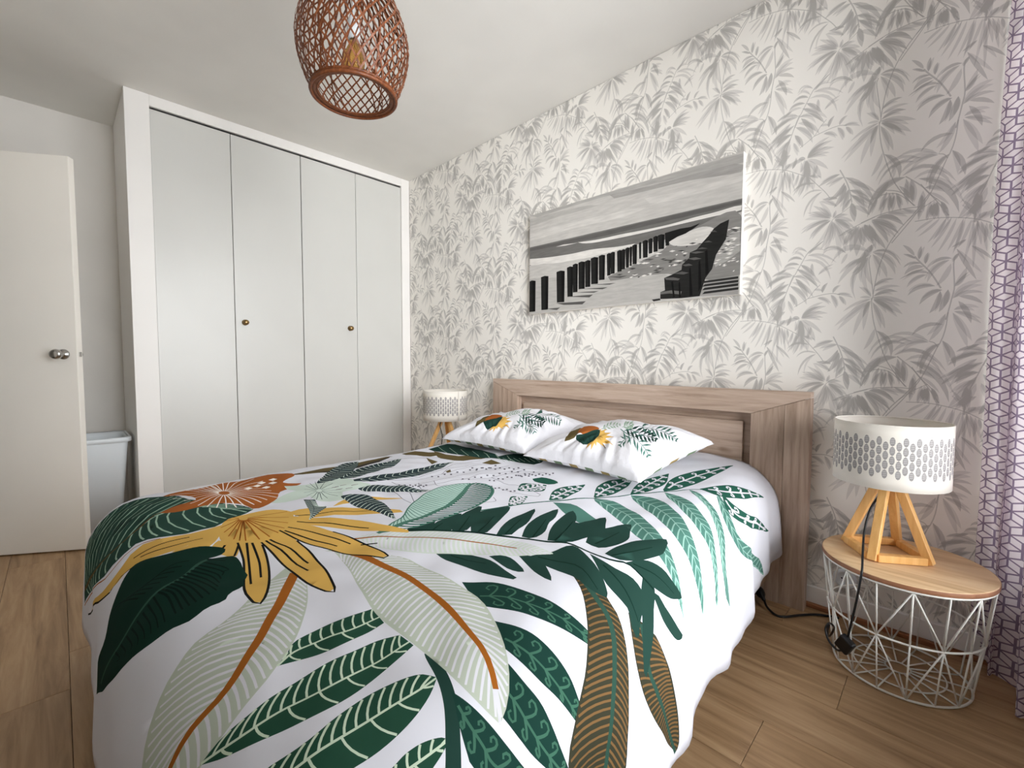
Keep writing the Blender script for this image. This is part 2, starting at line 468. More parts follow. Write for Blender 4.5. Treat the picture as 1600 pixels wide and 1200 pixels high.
# wallpaper repeat: leaflets (base, bend point, tip in mm on the wall, width in 0.1 mm, tone) and stems
LEAFLETS = [(-623,2439,-648,2423,-671,2403,93,76),(-607,2440,-633,2411,-663,2386,93,76),(-591,2438,-612,2397,-637,2360,93,76),(-579,2436,-601,2386,-628,2341,93,76),(-567,2432,-586,2375,-611,2322,93,76),(-551,2426,-567,2373,-587,2323,93,76),(-547,2424,-558,2366,-573,2312,93,76),(-532,2420,-544,2374,-560,2331,93,76),(-528,2418,-523,2335,-523,2255,93,76),(-517,2412,-525,2367,-537,2324,93,76),(-511,2409,-500,2357,-493,2307,93,76),(-521,2414,-512,2371,-507,2330,93,76),(-490,2398,-487,2378,-486,2358,93,76),(-468,2386,-475,2360,-485,2335,93,76),(-454,2376,-459,2336,-467,2298,93,76),(-439,2367,-427,2338,-416,2309,93,76),(-498,2402,-497,2367,-500,2335,93,76),(-521,2428,-537,2459,-557,2489,106,76),(-491,2412,-482,2431,-478,2454,106,66),(-461,2388,-452,2411,-448,2438,106,76),(-432,2365,-434,2398,-441,2434,106,76),(-418,2357,-409,2380,-406,2406,106,76),(-429,2367,-409,2361,-390,2351,106,76),(-564,2329,-538,2273,-513,2219,124,66),(-529,2333,-501,2307,-476,2276,93,66),(-558,2313,-565,2300,-572,2286,93,66),(-542,2356,-559,2345,-576,2335,87,66),(-410,2332,-455,2338,-488,2316,75,70),(-382,2297,-424,2305,-454,2281,68,70),(-385,2295,-426,2264,-446,2207,81,66),(-105,2001,-120,2026,-138,2045,106,66),(-102,1991,-119,2004,-136,2013,81,66),(-93,1987,-92,2011,-89,2033,112,66),(-76,1969,-75,1990,-70,2008,106,66),(-88,1973,-114,1978,-134,1964,87,66),(-80,1960,-109,1960,-130,1939,156,66),(-63,1934,-98,1946,-127,1930,112,66),(-71,1932,-101,1920,-123,1893,124,76),(-77,1954,-111,1942,-144,1924,68,70),(-10,1978,-47,1978,-74,1951,118,76),(-16,1974,-50,1950,-70,1904,143,76),(-12,1962,-25,1922,-46,1890,156,76),(-48,1890,-89,1891,-119,1864,137,66),(-30,1875,-63,1863,-87,1829,156,66),(-35,1872,-42,1830,-60,1798,156,66),(-16,1875,-23,1835,-36,1800,174,66),(-1,1883,15,1911,26,1945,156,76),(1,1889,16,1910,32,1929,56,70),(-4,1843,24,1882,64,1896,187,80),(-1,1845,31,1862,68,1856,124,72),(11,1849,40,1842,68,1820,137,66),(0,1805,29,1816,60,1808,137,80),(10,1834,31,1798,43,1758,156,66),(1,1800,35,1783,67,1756,124,76),(-2,1796,21,1737,38,1677,180,80),(-19,1794,-34,1744,-57,1702,162,76),(-23,1757,-69,1756,-103,1722,137,66),(-24,1703,0,1660,10,1612,162,66),(-29,1693,-64,1651,-75,1582,162,66),(-220,1863,-264,1849,-304,1821,106,76),(-223,1856,-273,1808,-320,1751,174,80),(-226,1854,-251,1794,-269,1728,168,80),(-214,1906,-189,1926,-157,1928,112,66),(-212,1890,-177,1903,-139,1899,106,76),(-213,1871,-181,1886,-145,1881,124,66),(-217,1867,-167,1858,-118,1837,174,76),(-214,1863,-170,1835,-129,1799,187,76),(-214,1859,-181,1836,-153,1804,131,66),(-215,1850,-192,1801,-176,1750,156,76),(-221,1856,-233,1827,-242,1794,124,76),(-220,1870,-237,1894,-258,1911,106,76),(-220,1867,-237,1871,-254,1871,93,76),(-206,1752,-217,1710,-236,1674,137,76),(-201,1745,-164,1703,-156,1648,162,66),(-223,2033,-176,2027,-140,1972,93,66),(-221,2032,-178,1999,-154,1943,156,76),(-221,2026,-193,1983,-177,1934,156,76),(-229,2035,-224,2050,-218,2064,93,76),(-229,2028,-283,1989,-324,1928,187,76),(-231,2018,-267,1973,-275,1902,156,80),(-237,2013,-284,2000,-321,1966,156,80),(-234,2015,-246,1953,-227,1880,156,80),(-246,1994,-279,1944,-266,1864,106,76),(-244,2042,-250,1992,-272,1955,137,66),(-224,2063,-245,2026,-270,1992,187,70),(-229,2035,-301,2057,-348,2008,112,76),(-301,2043,-339,2073,-374,2066,93,66),(-297,2042,-306,2022,-315,2003,112,76),(-145,2173,-115,2159,-87,2149,81,76),(-184,2166,-148,2162,-111,2149,137,76),(-215,2156,-175,2150,-137,2113,174,66),(-230,2152,-187,2131,-150,2086,174,70),(-230,2150,-190,2119,-158,2075,124,76),(-229,2147,-198,2106,-178,2059,156,66),(-254,2137,-215,2089,-183,2036,162,66),(-236,2139,-223,2091,-213,2043,156,76),(-248,2141,-236,2106,-224,2071,124,76),(-188,2244,-200,2213,-206,2177,106,76),(-181,2238,-182,2210,-184,2181,93,76),(-172,2238,-173,2208,-174,2179,124,76),(-163,2233,-155,2204,-152,2177,112,76),(-70,2182,-75,2152,-81,2121,106,76),(-62,2181,-61,2153,-60,2125,174,76),(-55,2176,-53,2151,-51,2126,106,76),(-44,2175,-34,2147,-28,2119,137,76),(-94,2209,-97,2172,-100,2134,143,76),(-139,2261,-136,2226,-133,2192,137,76),(-123,2252,-119,2223,-115,2195,124,76),(-156,2256,-132,2223,-115,2186,112,66),(-76,2213,-48,2190,-23,2157,93,76),(-185,2279,-204,2247,-224,2215,137,66),(-215,2229,-226,2201,-237,2173,112,66),(-330,2346,-366,2335,-399,2316,137,66),(-317,2331,-347,2327,-375,2316,137,76),(-315,2311,-333,2274,-367,2256,162,66),(-311,2301,-323,2257,-346,2223,174,66),(-302,2282,-308,2239,-319,2200,162,66),(-293,2247,-301,2229,-308,2212,75,66),(-314,2330,-261,2285,-224,2221,162,66),(-303,2309,-260,2286,-219,2249,143,76),(-299,2278,-261,2251,-229,2209,149,66),(-291,2255,-254,2232,-220,2198,156,76),(-291,2230,-285,2193,-279,2156,193,66),(-286,2216,-258,2198,-234,2170,156,76),(-296,2263,-265,2221,-240,2175,124,76),(-334,2255,-360,2262,-384,2261,112,76),(-336,2226,-364,2247,-394,2258,124,76),(-353,2188,-382,2221,-414,2247,124,76),(-354,2186,-393,2209,-433,2223,174,82),(-355,2184,-399,2197,-441,2198,174,82),(-355,2180,-399,2172,-437,2148,124,76),(-356,2180,-408,2171,-453,2144,137,76),(-354,2177,-393,2154,-424,2115,137,76),(-353,2177,-388,2153,-415,2114,124,76),(-352,2175,-371,2126,-402,2088,137,82),(-350,2172,-356,2104,-377,2045,174,82),(-349,2175,-349,2127,-359,2086,137,82),(-346,2170,-327,2097,-323,2027,187,82),(-344,2173,-316,2120,-298,2065,174,82),(-342,2176,-310,2143,-282,2104,174,82),(-342,2179,-309,2160,-278,2133,156,76),(-342,2181,-313,2174,-284,2158,156,76),(-344,2183,-323,2189,-299,2187,137,82),(-351,2189,-370,2225,-394,2258,124,82),(-347,2185,-341,2198,-339,2213,93,76),(-272,2138,-292,2107,-311,2075,218,72),(-269,2136,-279,2090,-288,2044,249,72),(-266,2139,-267,2082,-269,2026,249,72),(-260,2132,-255,2096,-250,2059,218,72),(-257,2134,-237,2099,-221,2062,187,76),(-251,2139,-229,2116,-212,2087,156,66),(-281,2127,-303,2122,-322,2111,143,76),(-428,2068,-459,2090,-480,2071,81,76),(-436,2047,-460,2074,-484,2069,68,82),(-443,2040,-474,2052,-496,2036,106,66),(-453,2021,-486,2027,-510,2012,106,66),(-464,2008,-497,2012,-521,1995,112,76),(-474,1979,-516,1997,-552,1985,124,76),(-426,2059,-401,2075,-367,2065,68,76),(-422,2058,-399,2082,-375,2102,75,76),(-427,2054,-377,2048,-329,2011,93,76),(-441,2035,-380,2018,-346,1948,112,76),(-449,2020,-420,1997,-396,1965,137,66),(-463,2005,-420,1969,-386,1921,162,66),(-410,2021,-408,1993,-405,1966,112,82),(-477,1977,-531,1971,-572,1938,137,76),(-487,1949,-541,1920,-584,1872,174,76),(-496,1916,-528,1904,-552,1879,156,66),(-500,1880,-521,1827,-562,1793,174,76),(-511,1858,-519,1819,-526,1781,156,76),(-477,1953,-433,1930,-401,1885,162,76),(-484,1939,-446,1905,-423,1858,174,76),(-486,1909,-467,1881,-457,1851,156,66),(-466,1968,-439,1929,-420,1886,162,66),(-489,1880,-481,1852,-473,1824,124,82),(-474,1975,-431,1969,-393,1929,124,76),(-400,1914,-385,1914,-369,1906,93,76),(-372,1900,-367,1922,-355,1938,112,66),(-338,1896,-329,1914,-313,1924,106,76),(-325,1889,-299,1886,-274,1871,106,76),(-344,1890,-331,1864,-326,1836,137,76),(-318,1883,-304,1865,-295,1845,118,76),(-388,1881,-364,1876,-342,1856,124,76),(-388,1972,-366,1995,-338,2008,93,76),(-440,1806,-409,1844,-367,1864,137,76),(-440,1805,-402,1836,-357,1847,156,76),(-439,1804,-397,1821,-351,1819,156,76),(-440,1803,-404,1810,-365,1803,137,76),(-440,1800,-402,1776,-368,1741,156,76),(-442,1798,-410,1756,-390,1709,187,76),(-443,1796,-420,1731,-415,1666,174,82),(-444,1798,-435,1750,-439,1706,156,76),(-445,1796,-445,1721,-465,1656,156,76),(-446,1796,-456,1726,-486,1667,143,76),(-448,1802,-487,1795,-520,1773,156,82),(-446,1803,-459,1808,-472,1807,137,76),(-57,1701,-112,1731,-166,1721,124,76),(-99,1701,-175,1717,-222,1653,112,76),(-118,1694,-179,1692,-215,1637,106,76),(-57,1698,-110,1699,-153,1665,156,76),(-148,1653,-74,1666,-8,1594,137,76),(-119,1632,-64,1646,-18,1583,124,76),(-105,1632,-35,1583,1,1491,199,66),(-139,1647,-208,1616,-242,1528,249,70),(-87,1596,-61,1589,-36,1569,137,76),(-138,1641,-132,1593,-130,1547,124,76),(-125,1635,-115,1594,-113,1553,156,76),(-91,1588,-94,1538,-100,1488,187,76),(-68,1535,-73,1509,-78,1482,124,76),(-61,1537,-60,1509,-59,1481,174,76),(-54,1536,-52,1508,-49,1481,106,76),(-44,1537,-31,1504,-25,1470,137,76),(-185,1590,-196,1560,-204,1528,112,76),(-178,1592,-179,1562,-180,1532,112,76),(-167,1591,-169,1562,-171,1534,124,76),(-161,1588,-153,1560,-149,1532,112,76),(65,1688,38,1677,11,1663,106,76),(62,1661,25,1644,-8,1616,124,76),(62,1641,25,1613,-11,1579,137,76),(64,1623,22,1591,-20,1552,156,76),(63,1583,32,1528,-2,1471,187,76),(58,1571,31,1544,7,1509,156,80),(40,1549,38,1505,37,1461,162,76),(65,1516,38,1494,14,1466,156,80),(66,1481,47,1468,29,1452,143,82),(55,1599,33,1580,15,1555,156,80),(-591,2438,-605,2402,-622,2369,84,80),(-579,2436,-600,2400,-624,2368,84,80),(-551,2426,-559,2372,-571,2322,84,80),(-528,2418,-535,2343,-547,2271,84,80),(-517,2412,-519,2368,-525,2326,84,80),(-511,2409,-492,2362,-477,2316,84,80),(-521,2414,-508,2384,-498,2354,84,80),(-490,2398,-486,2381,-483,2364,84,80),(-468,2386,-471,2361,-477,2337,84,80),(-454,2376,-463,2341,-474,2307,84,80),(-439,2367,-432,2342,-426,2317,84,80),(-521,2428,-538,2451,-558,2472,95,80),(-491,2412,-481,2429,-474,2450,95,80),(-461,2388,-458,2409,-460,2431,95,80),(-418,2357,-414,2379,-415,2403,95,80),(-429,2367,-414,2360,-400,2349,95,80),(-564,2329,-532,2284,-501,2240,112,80),(-529,2333,-511,2308,-496,2280,84,80),(-558,2313,-566,2302,-575,2291,84,80),(-542,2356,-556,2342,-570,2328,78,80),(-410,2332,-450,2342,-482,2326,67,80),(-385,2295,-415,2263,-424,2211,73,80),(-102,1991,-115,2003,-129,2012,73,80),(-93,1987,-88,2010,-80,2030,101,80),(-76,1969,-72,1989,-66,2005,95,80),(-88,1973,-109,1974,-122,1961,78,80),(-71,1932,-98,1925,-120,1904,112,80),(-77,1954,-107,1939,-137,1919,62,80),(-10,1978,-38,1981,-60,1963,106,80),(-16,1974,-52,1956,-77,1914,129,80),(-48,1890,-86,1898,-119,1878,123,80),(-30,1875,-60,1870,-84,1846,140,80),(-35,1872,-36,1834,-47,1802,140,80),(-16,1875,-18,1844,-25,1817,157,80),(-1,1883,14,1902,26,1927,140,80),(1,1889,18,1907,37,1922,50,80),(-4,1843,27,1874,64,1881,168,80),(0,1805,25,1810,50,1798,123,80),(1,1800,34,1790,67,1770,112,80),(-2,1796,25,1748,47,1699,162,80),(-19,1794,-38,1754,-64,1721,146,80),(-24,1703,-10,1663,-8,1620,146,80),(-29,1693,-66,1661,-85,1603,146,80),(-220,1863,-253,1845,-281,1818,95,80),(-223,1856,-277,1815,-330,1766,157,80),(-226,1854,-235,1802,-239,1746,151,80),(-214,1906,-193,1919,-169,1918,101,80),(-212,1890,-183,1894,-154,1885,95,80),(-213,1871,-187,1881,-158,1873,112,80),(-217,1867,-175,1853,-136,1827,157,80),(-214,1863,-176,1830,-143,1790,168,80),(-214,1859,-191,1836,-174,1806,118,80),(-215,1850,-198,1800,-188,1750,140,80),(-221,1856,-233,1835,-242,1812,112,80),(-220,1870,-232,1894,-248,1911,95,80),(-201,1745,-173,1700,-175,1646,146,80),(-223,2033,-179,2033,-138,1988,84,80),(-221,2032,-180,2011,-151,1966,140,80),(-221,2026,-205,1985,-199,1941,140,80),(-229,2035,-227,2048,-225,2061,84,80),(-231,2018,-253,1980,-252,1925,140,80),(-237,2013,-274,2008,-305,1985,140,80),(-234,2015,-238,1966,-217,1910,140,80),(-244,2042,-257,1994,-283,1962,123,80),(-224,2063,-234,2033,-248,2004,168,80),(-229,2035,-289,2069,-340,2034,101,80),(-301,2043,-340,2066,-373,2056,84,80),(-145,2173,-123,2159,-103,2147,73,80),(-184,2166,-156,2158,-129,2142,123,80),(-215,2156,-182,2156,-145,2130,157,80),(-230,2152,-191,2139,-154,2106,157,80),(-230,2150,-188,2126,-150,2088,112,80),(-229,2147,-196,2116,-172,2079,140,80),(-236,2139,-217,2095,-202,2052,140,80),(-248,2141,-241,2107,-234,2074,112,80),(-188,2244,-195,2213,-195,2178,95,80),(-181,2238,-179,2214,-177,2190,84,80),(-163,2233,-153,2213,-147,2193,101,80),(-55,2176,-57,2156,-59,2136,95,80),(-44,2175,-38,2153,-36,2131,123,80),(-94,2209,-90,2179,-87,2149,129,80),(-123,2252,-122,2230,-122,2208,112,80),(-185,2279,-197,2251,-209,2223,123,80),(-215,2229,-222,2201,-230,2173,101,80),(-330,2346,-361,2342,-390,2331,123,80),(-317,2331,-343,2322,-365,2306,123,80),(-315,2311,-325,2277,-350,2257,146,80),(-311,2301,-316,2264,-331,2234,157,80),(-302,2282,-312,2249,-326,2220,146,80),(-293,2247,-303,2233,-312,2219,67,80),(-314,2330,-274,2277,-252,2209,146,80),(-299,2278,-262,2260,-228,2228,134,80),(-291,2255,-262,2230,-238,2196,140,80),(-291,2230,-283,2201,-275,2172,174,80),(-296,2263,-267,2231,-242,2196,112,80),(-334,2255,-354,2263,-374,2264,101,80),(-336,2226,-359,2251,-385,2267,112,80),(-354,2186,-384,2209,-416,2223,157,80),(-355,2184,-392,2204,-430,2211,157,80),(-356,2180,-407,2178,-453,2157,123,80),(-353,2177,-390,2160,-421,2129,112,80),(-350,2172,-362,2115,-385,2068,157,80),(-349,2175,-342,2134,-345,2097,123,80),(-346,2170,-318,2109,-303,2049,168,80),(-342,2176,-312,2153,-285,2124,157,80),(-342,2179,-314,2158,-289,2130,140,80),(-344,2183,-327,2190,-308,2190,123,80),(-351,2189,-370,2215,-393,2238,112,80),(-347,2185,-344,2196,-343,2208,84,80),(-272,2138,-287,2106,-303,2073,196,80),(-260,2132,-251,2102,-242,2072,196,80),(-257,2134,-235,2104,-218,2072,168,80),(-251,2139,-235,2115,-224,2088,140,80),(-428,2068,-455,2083,-470,2067,73,80),(-436,2047,-461,2069,-482,2061,62,80),(-443,2040,-466,2053,-485,2043,95,80),(-453,2021,-483,2031,-508,2019,95,80),(-474,1979,-512,1989,-541,1973,112,80),(-426,2059,-406,2079,-374,2076,62,80),(-422,2058,-404,2084,-384,2107,67,80),(-427,2054,-384,2039,-349,1998,84,80),(-449,2020,-426,1997,-408,1967,123,80),(-463,2005,-416,1977,-377,1936,146,80),(-410,2021,-411,2000,-411,1978,101,80),(-477,1977,-528,1977,-570,1951,123,80),(-487,1949,-532,1914,-564,1864,157,80),(-496,1916,-524,1912,-548,1896,140,80),(-511,1858,-524,1827,-537,1797,140,80),(-484,1939,-448,1914,-425,1877,157,80),(-486,1909,-473,1884,-468,1857,140,80),(-466,1968,-437,1935,-415,1899,146,80),(-489,1880,-478,1857,-468,1835,112,80),(-474,1975,-439,1965,-414,1929,112,80),(-372,1900,-371,1919,-362,1933,101,80),(-338,1896,-332,1913,-319,1924,95,80),(-325,1889,-303,1891,-279,1883,95,80),(-344,1890,-328,1867,-321,1842,123,80),(-318,1883,-308,1867,-302,1849,106,80),(-388,1881,-366,1873,-347,1852,112,80),(-388,1972,-366,1988,-341,1994,84,80),(-440,1806,-410,1836,-373,1849,123,80),(-440,1805,-416,1832,-383,1846,140,80),(-439,1804,-407,1823,-369,1828,140,80),(-440,1803,-407,1805,-373,1793,123,80),(-443,1796,-432,1732,-436,1672,157,80),(-444,1798,-445,1754,-456,1715,140,80),(-445,1796,-434,1730,-442,1670,140,80),(-446,1796,-441,1727,-459,1665,129,80),(-448,1802,-485,1799,-517,1782,140,80),(-446,1803,-458,1809,-470,1810,123,80),(-57,1701,-104,1715,-143,1699,112,80),(-99,1701,-158,1702,-183,1647,101,80),(-118,1694,-166,1702,-204,1664,95,80),(-57,1698,-98,1695,-128,1665,140,80),(-148,1653,-93,1673,-32,1627,123,80),(-105,1632,-35,1599,11,1523,179,80),(-139,1647,-202,1629,-242,1559,224,80),(-87,1596,-64,1593,-41,1578,123,80),(-138,1641,-125,1598,-116,1556,112,80),(-125,1635,-120,1598,-122,1563,140,80),(-68,1535,-68,1512,-68,1488,112,80),(-61,1537,-64,1516,-66,1495,157,80),(-54,1536,-55,1512,-55,1488,95,80),(-185,1590,-199,1568,-211,1543,101,80),(-167,1591,-175,1565,-182,1539,112,80),(-161,1588,-150,1568,-143,1548,101,80),(65,1688,45,1677,26,1663,95,80),(62,1661,28,1650,-5,1631,112,80),(62,1641,35,1610,10,1574,123,80),(64,1623,17,1600,-30,1570,140,80),(63,1583,44,1537,24,1489,168,80),(58,1571,28,1551,1,1523,140,80),(40,1549,45,1508,49,1466,146,80),(65,1516,40,1501,17,1482,140,80),(66,1481,51,1467,37,1451,129,80),]
STEMS = [((-672,2441,-607,2440,-528,2420,-472,2388,-432,2361,-403,2326,-375,2290,-360,2265),28,66),((-2,1985,-6,1959,-1,1883,-5,1850,-12,1805,-18,1773),37,66),((-13,1798,-17,1745,-26,1702,-35,1681,-73,1571,-114,1501,-169,1422),32,66),((-105,2000,-92,1980,-66,1944,-49,1913,-34,1881),46,66),((-219,1866,-215,1812,-204,1752,-174,1649,-146,1593,-113,1541),32,66),((-227,2023,-231,1999,-215,1883,-218,1858),32,66),((-74,2211,-111,2151,-153,2096,-182,2041,-203,1968,-215,1880),32,66),((-55,2187,-95,2160,-129,2128),23,66),((-260,2147,-236,2156,-195,2168,-139,2172,-96,2169,-85,2169),32,66),((-216,2248,-190,2249,-158,2237,-132,2216,-115,2199),28,66),((-98,2246,-76,2209,-49,2178,-28,2146),28,66),((-331,2362,-317,2331,-306,2303,-296,2267,-290,2230),42,66),((-375,2102,-351,2174,-319,2198,-294,2216),23,70),((-326,2112,-279,2137,-219,2161),28,66),((-375,2102,-402,2082,-426,2064,-449,2020,-477,1964,-487,1938),32,66),((-472,1983,-484,1950,-498,1908,-522,1831,-525,1772),32,66),((-466,1852,-420,1882,-400,1911,-380,1933),23,66),((-420,1882,-389,1889,-361,1894,-335,1894,-315,1887),28,66),((-57,1701,-43,1695,-34,1680),28,66),((-139,1649,-113,1623,-90,1597,-62,1554,-42,1520,-24,1488),37,66),((-235,1591,-217,1596,-196,1601,-175,1599,-157,1592,-133,1568,-110,1540),28,66),]

def arc_leaf(a, m, b, w, n=7):
    a, m, b = (np.array(v, float) for v in (a, m, b))
    c = 2*m-(a+b)/2
    t = np.linspace(0, 1, n)[:, None]
    q = a*(1-t)**2+2*c*t*(1-t)+b*t*t
    u = np.gradient(q, axis=0); u /= np.linalg.norm(u, axis=1, keepdims=True)+1e-9
    nn = np.c_[-u[:, 1], u[:, 0]]
    h = (w/2*np.sin(PI*t[:, 0]**.85)**.75)[:, None]
    return np.vstack([q[:1], (q+nn*h)[1:-1], q[-1:], (q-nn*h)[1:-1][::-1]])
WALL_PRINT = []
for l in LEAFLETS:
    WALL_PRINT.append((arc_leaf((l[0]/1000, l[1]/1000), (l[2]/1000, l[3]/1000), (l[4]/1000, l[5]/1000), l[6]/10000), 1-(1-l[7]/100)*.88))
for p, w, k in STEMS:
    q = np.array(p, float).reshape(-1, 2)/1000
    WALL_PRINT.append((stroke(crv(q, 3*len(q)), w/10000), k/100))
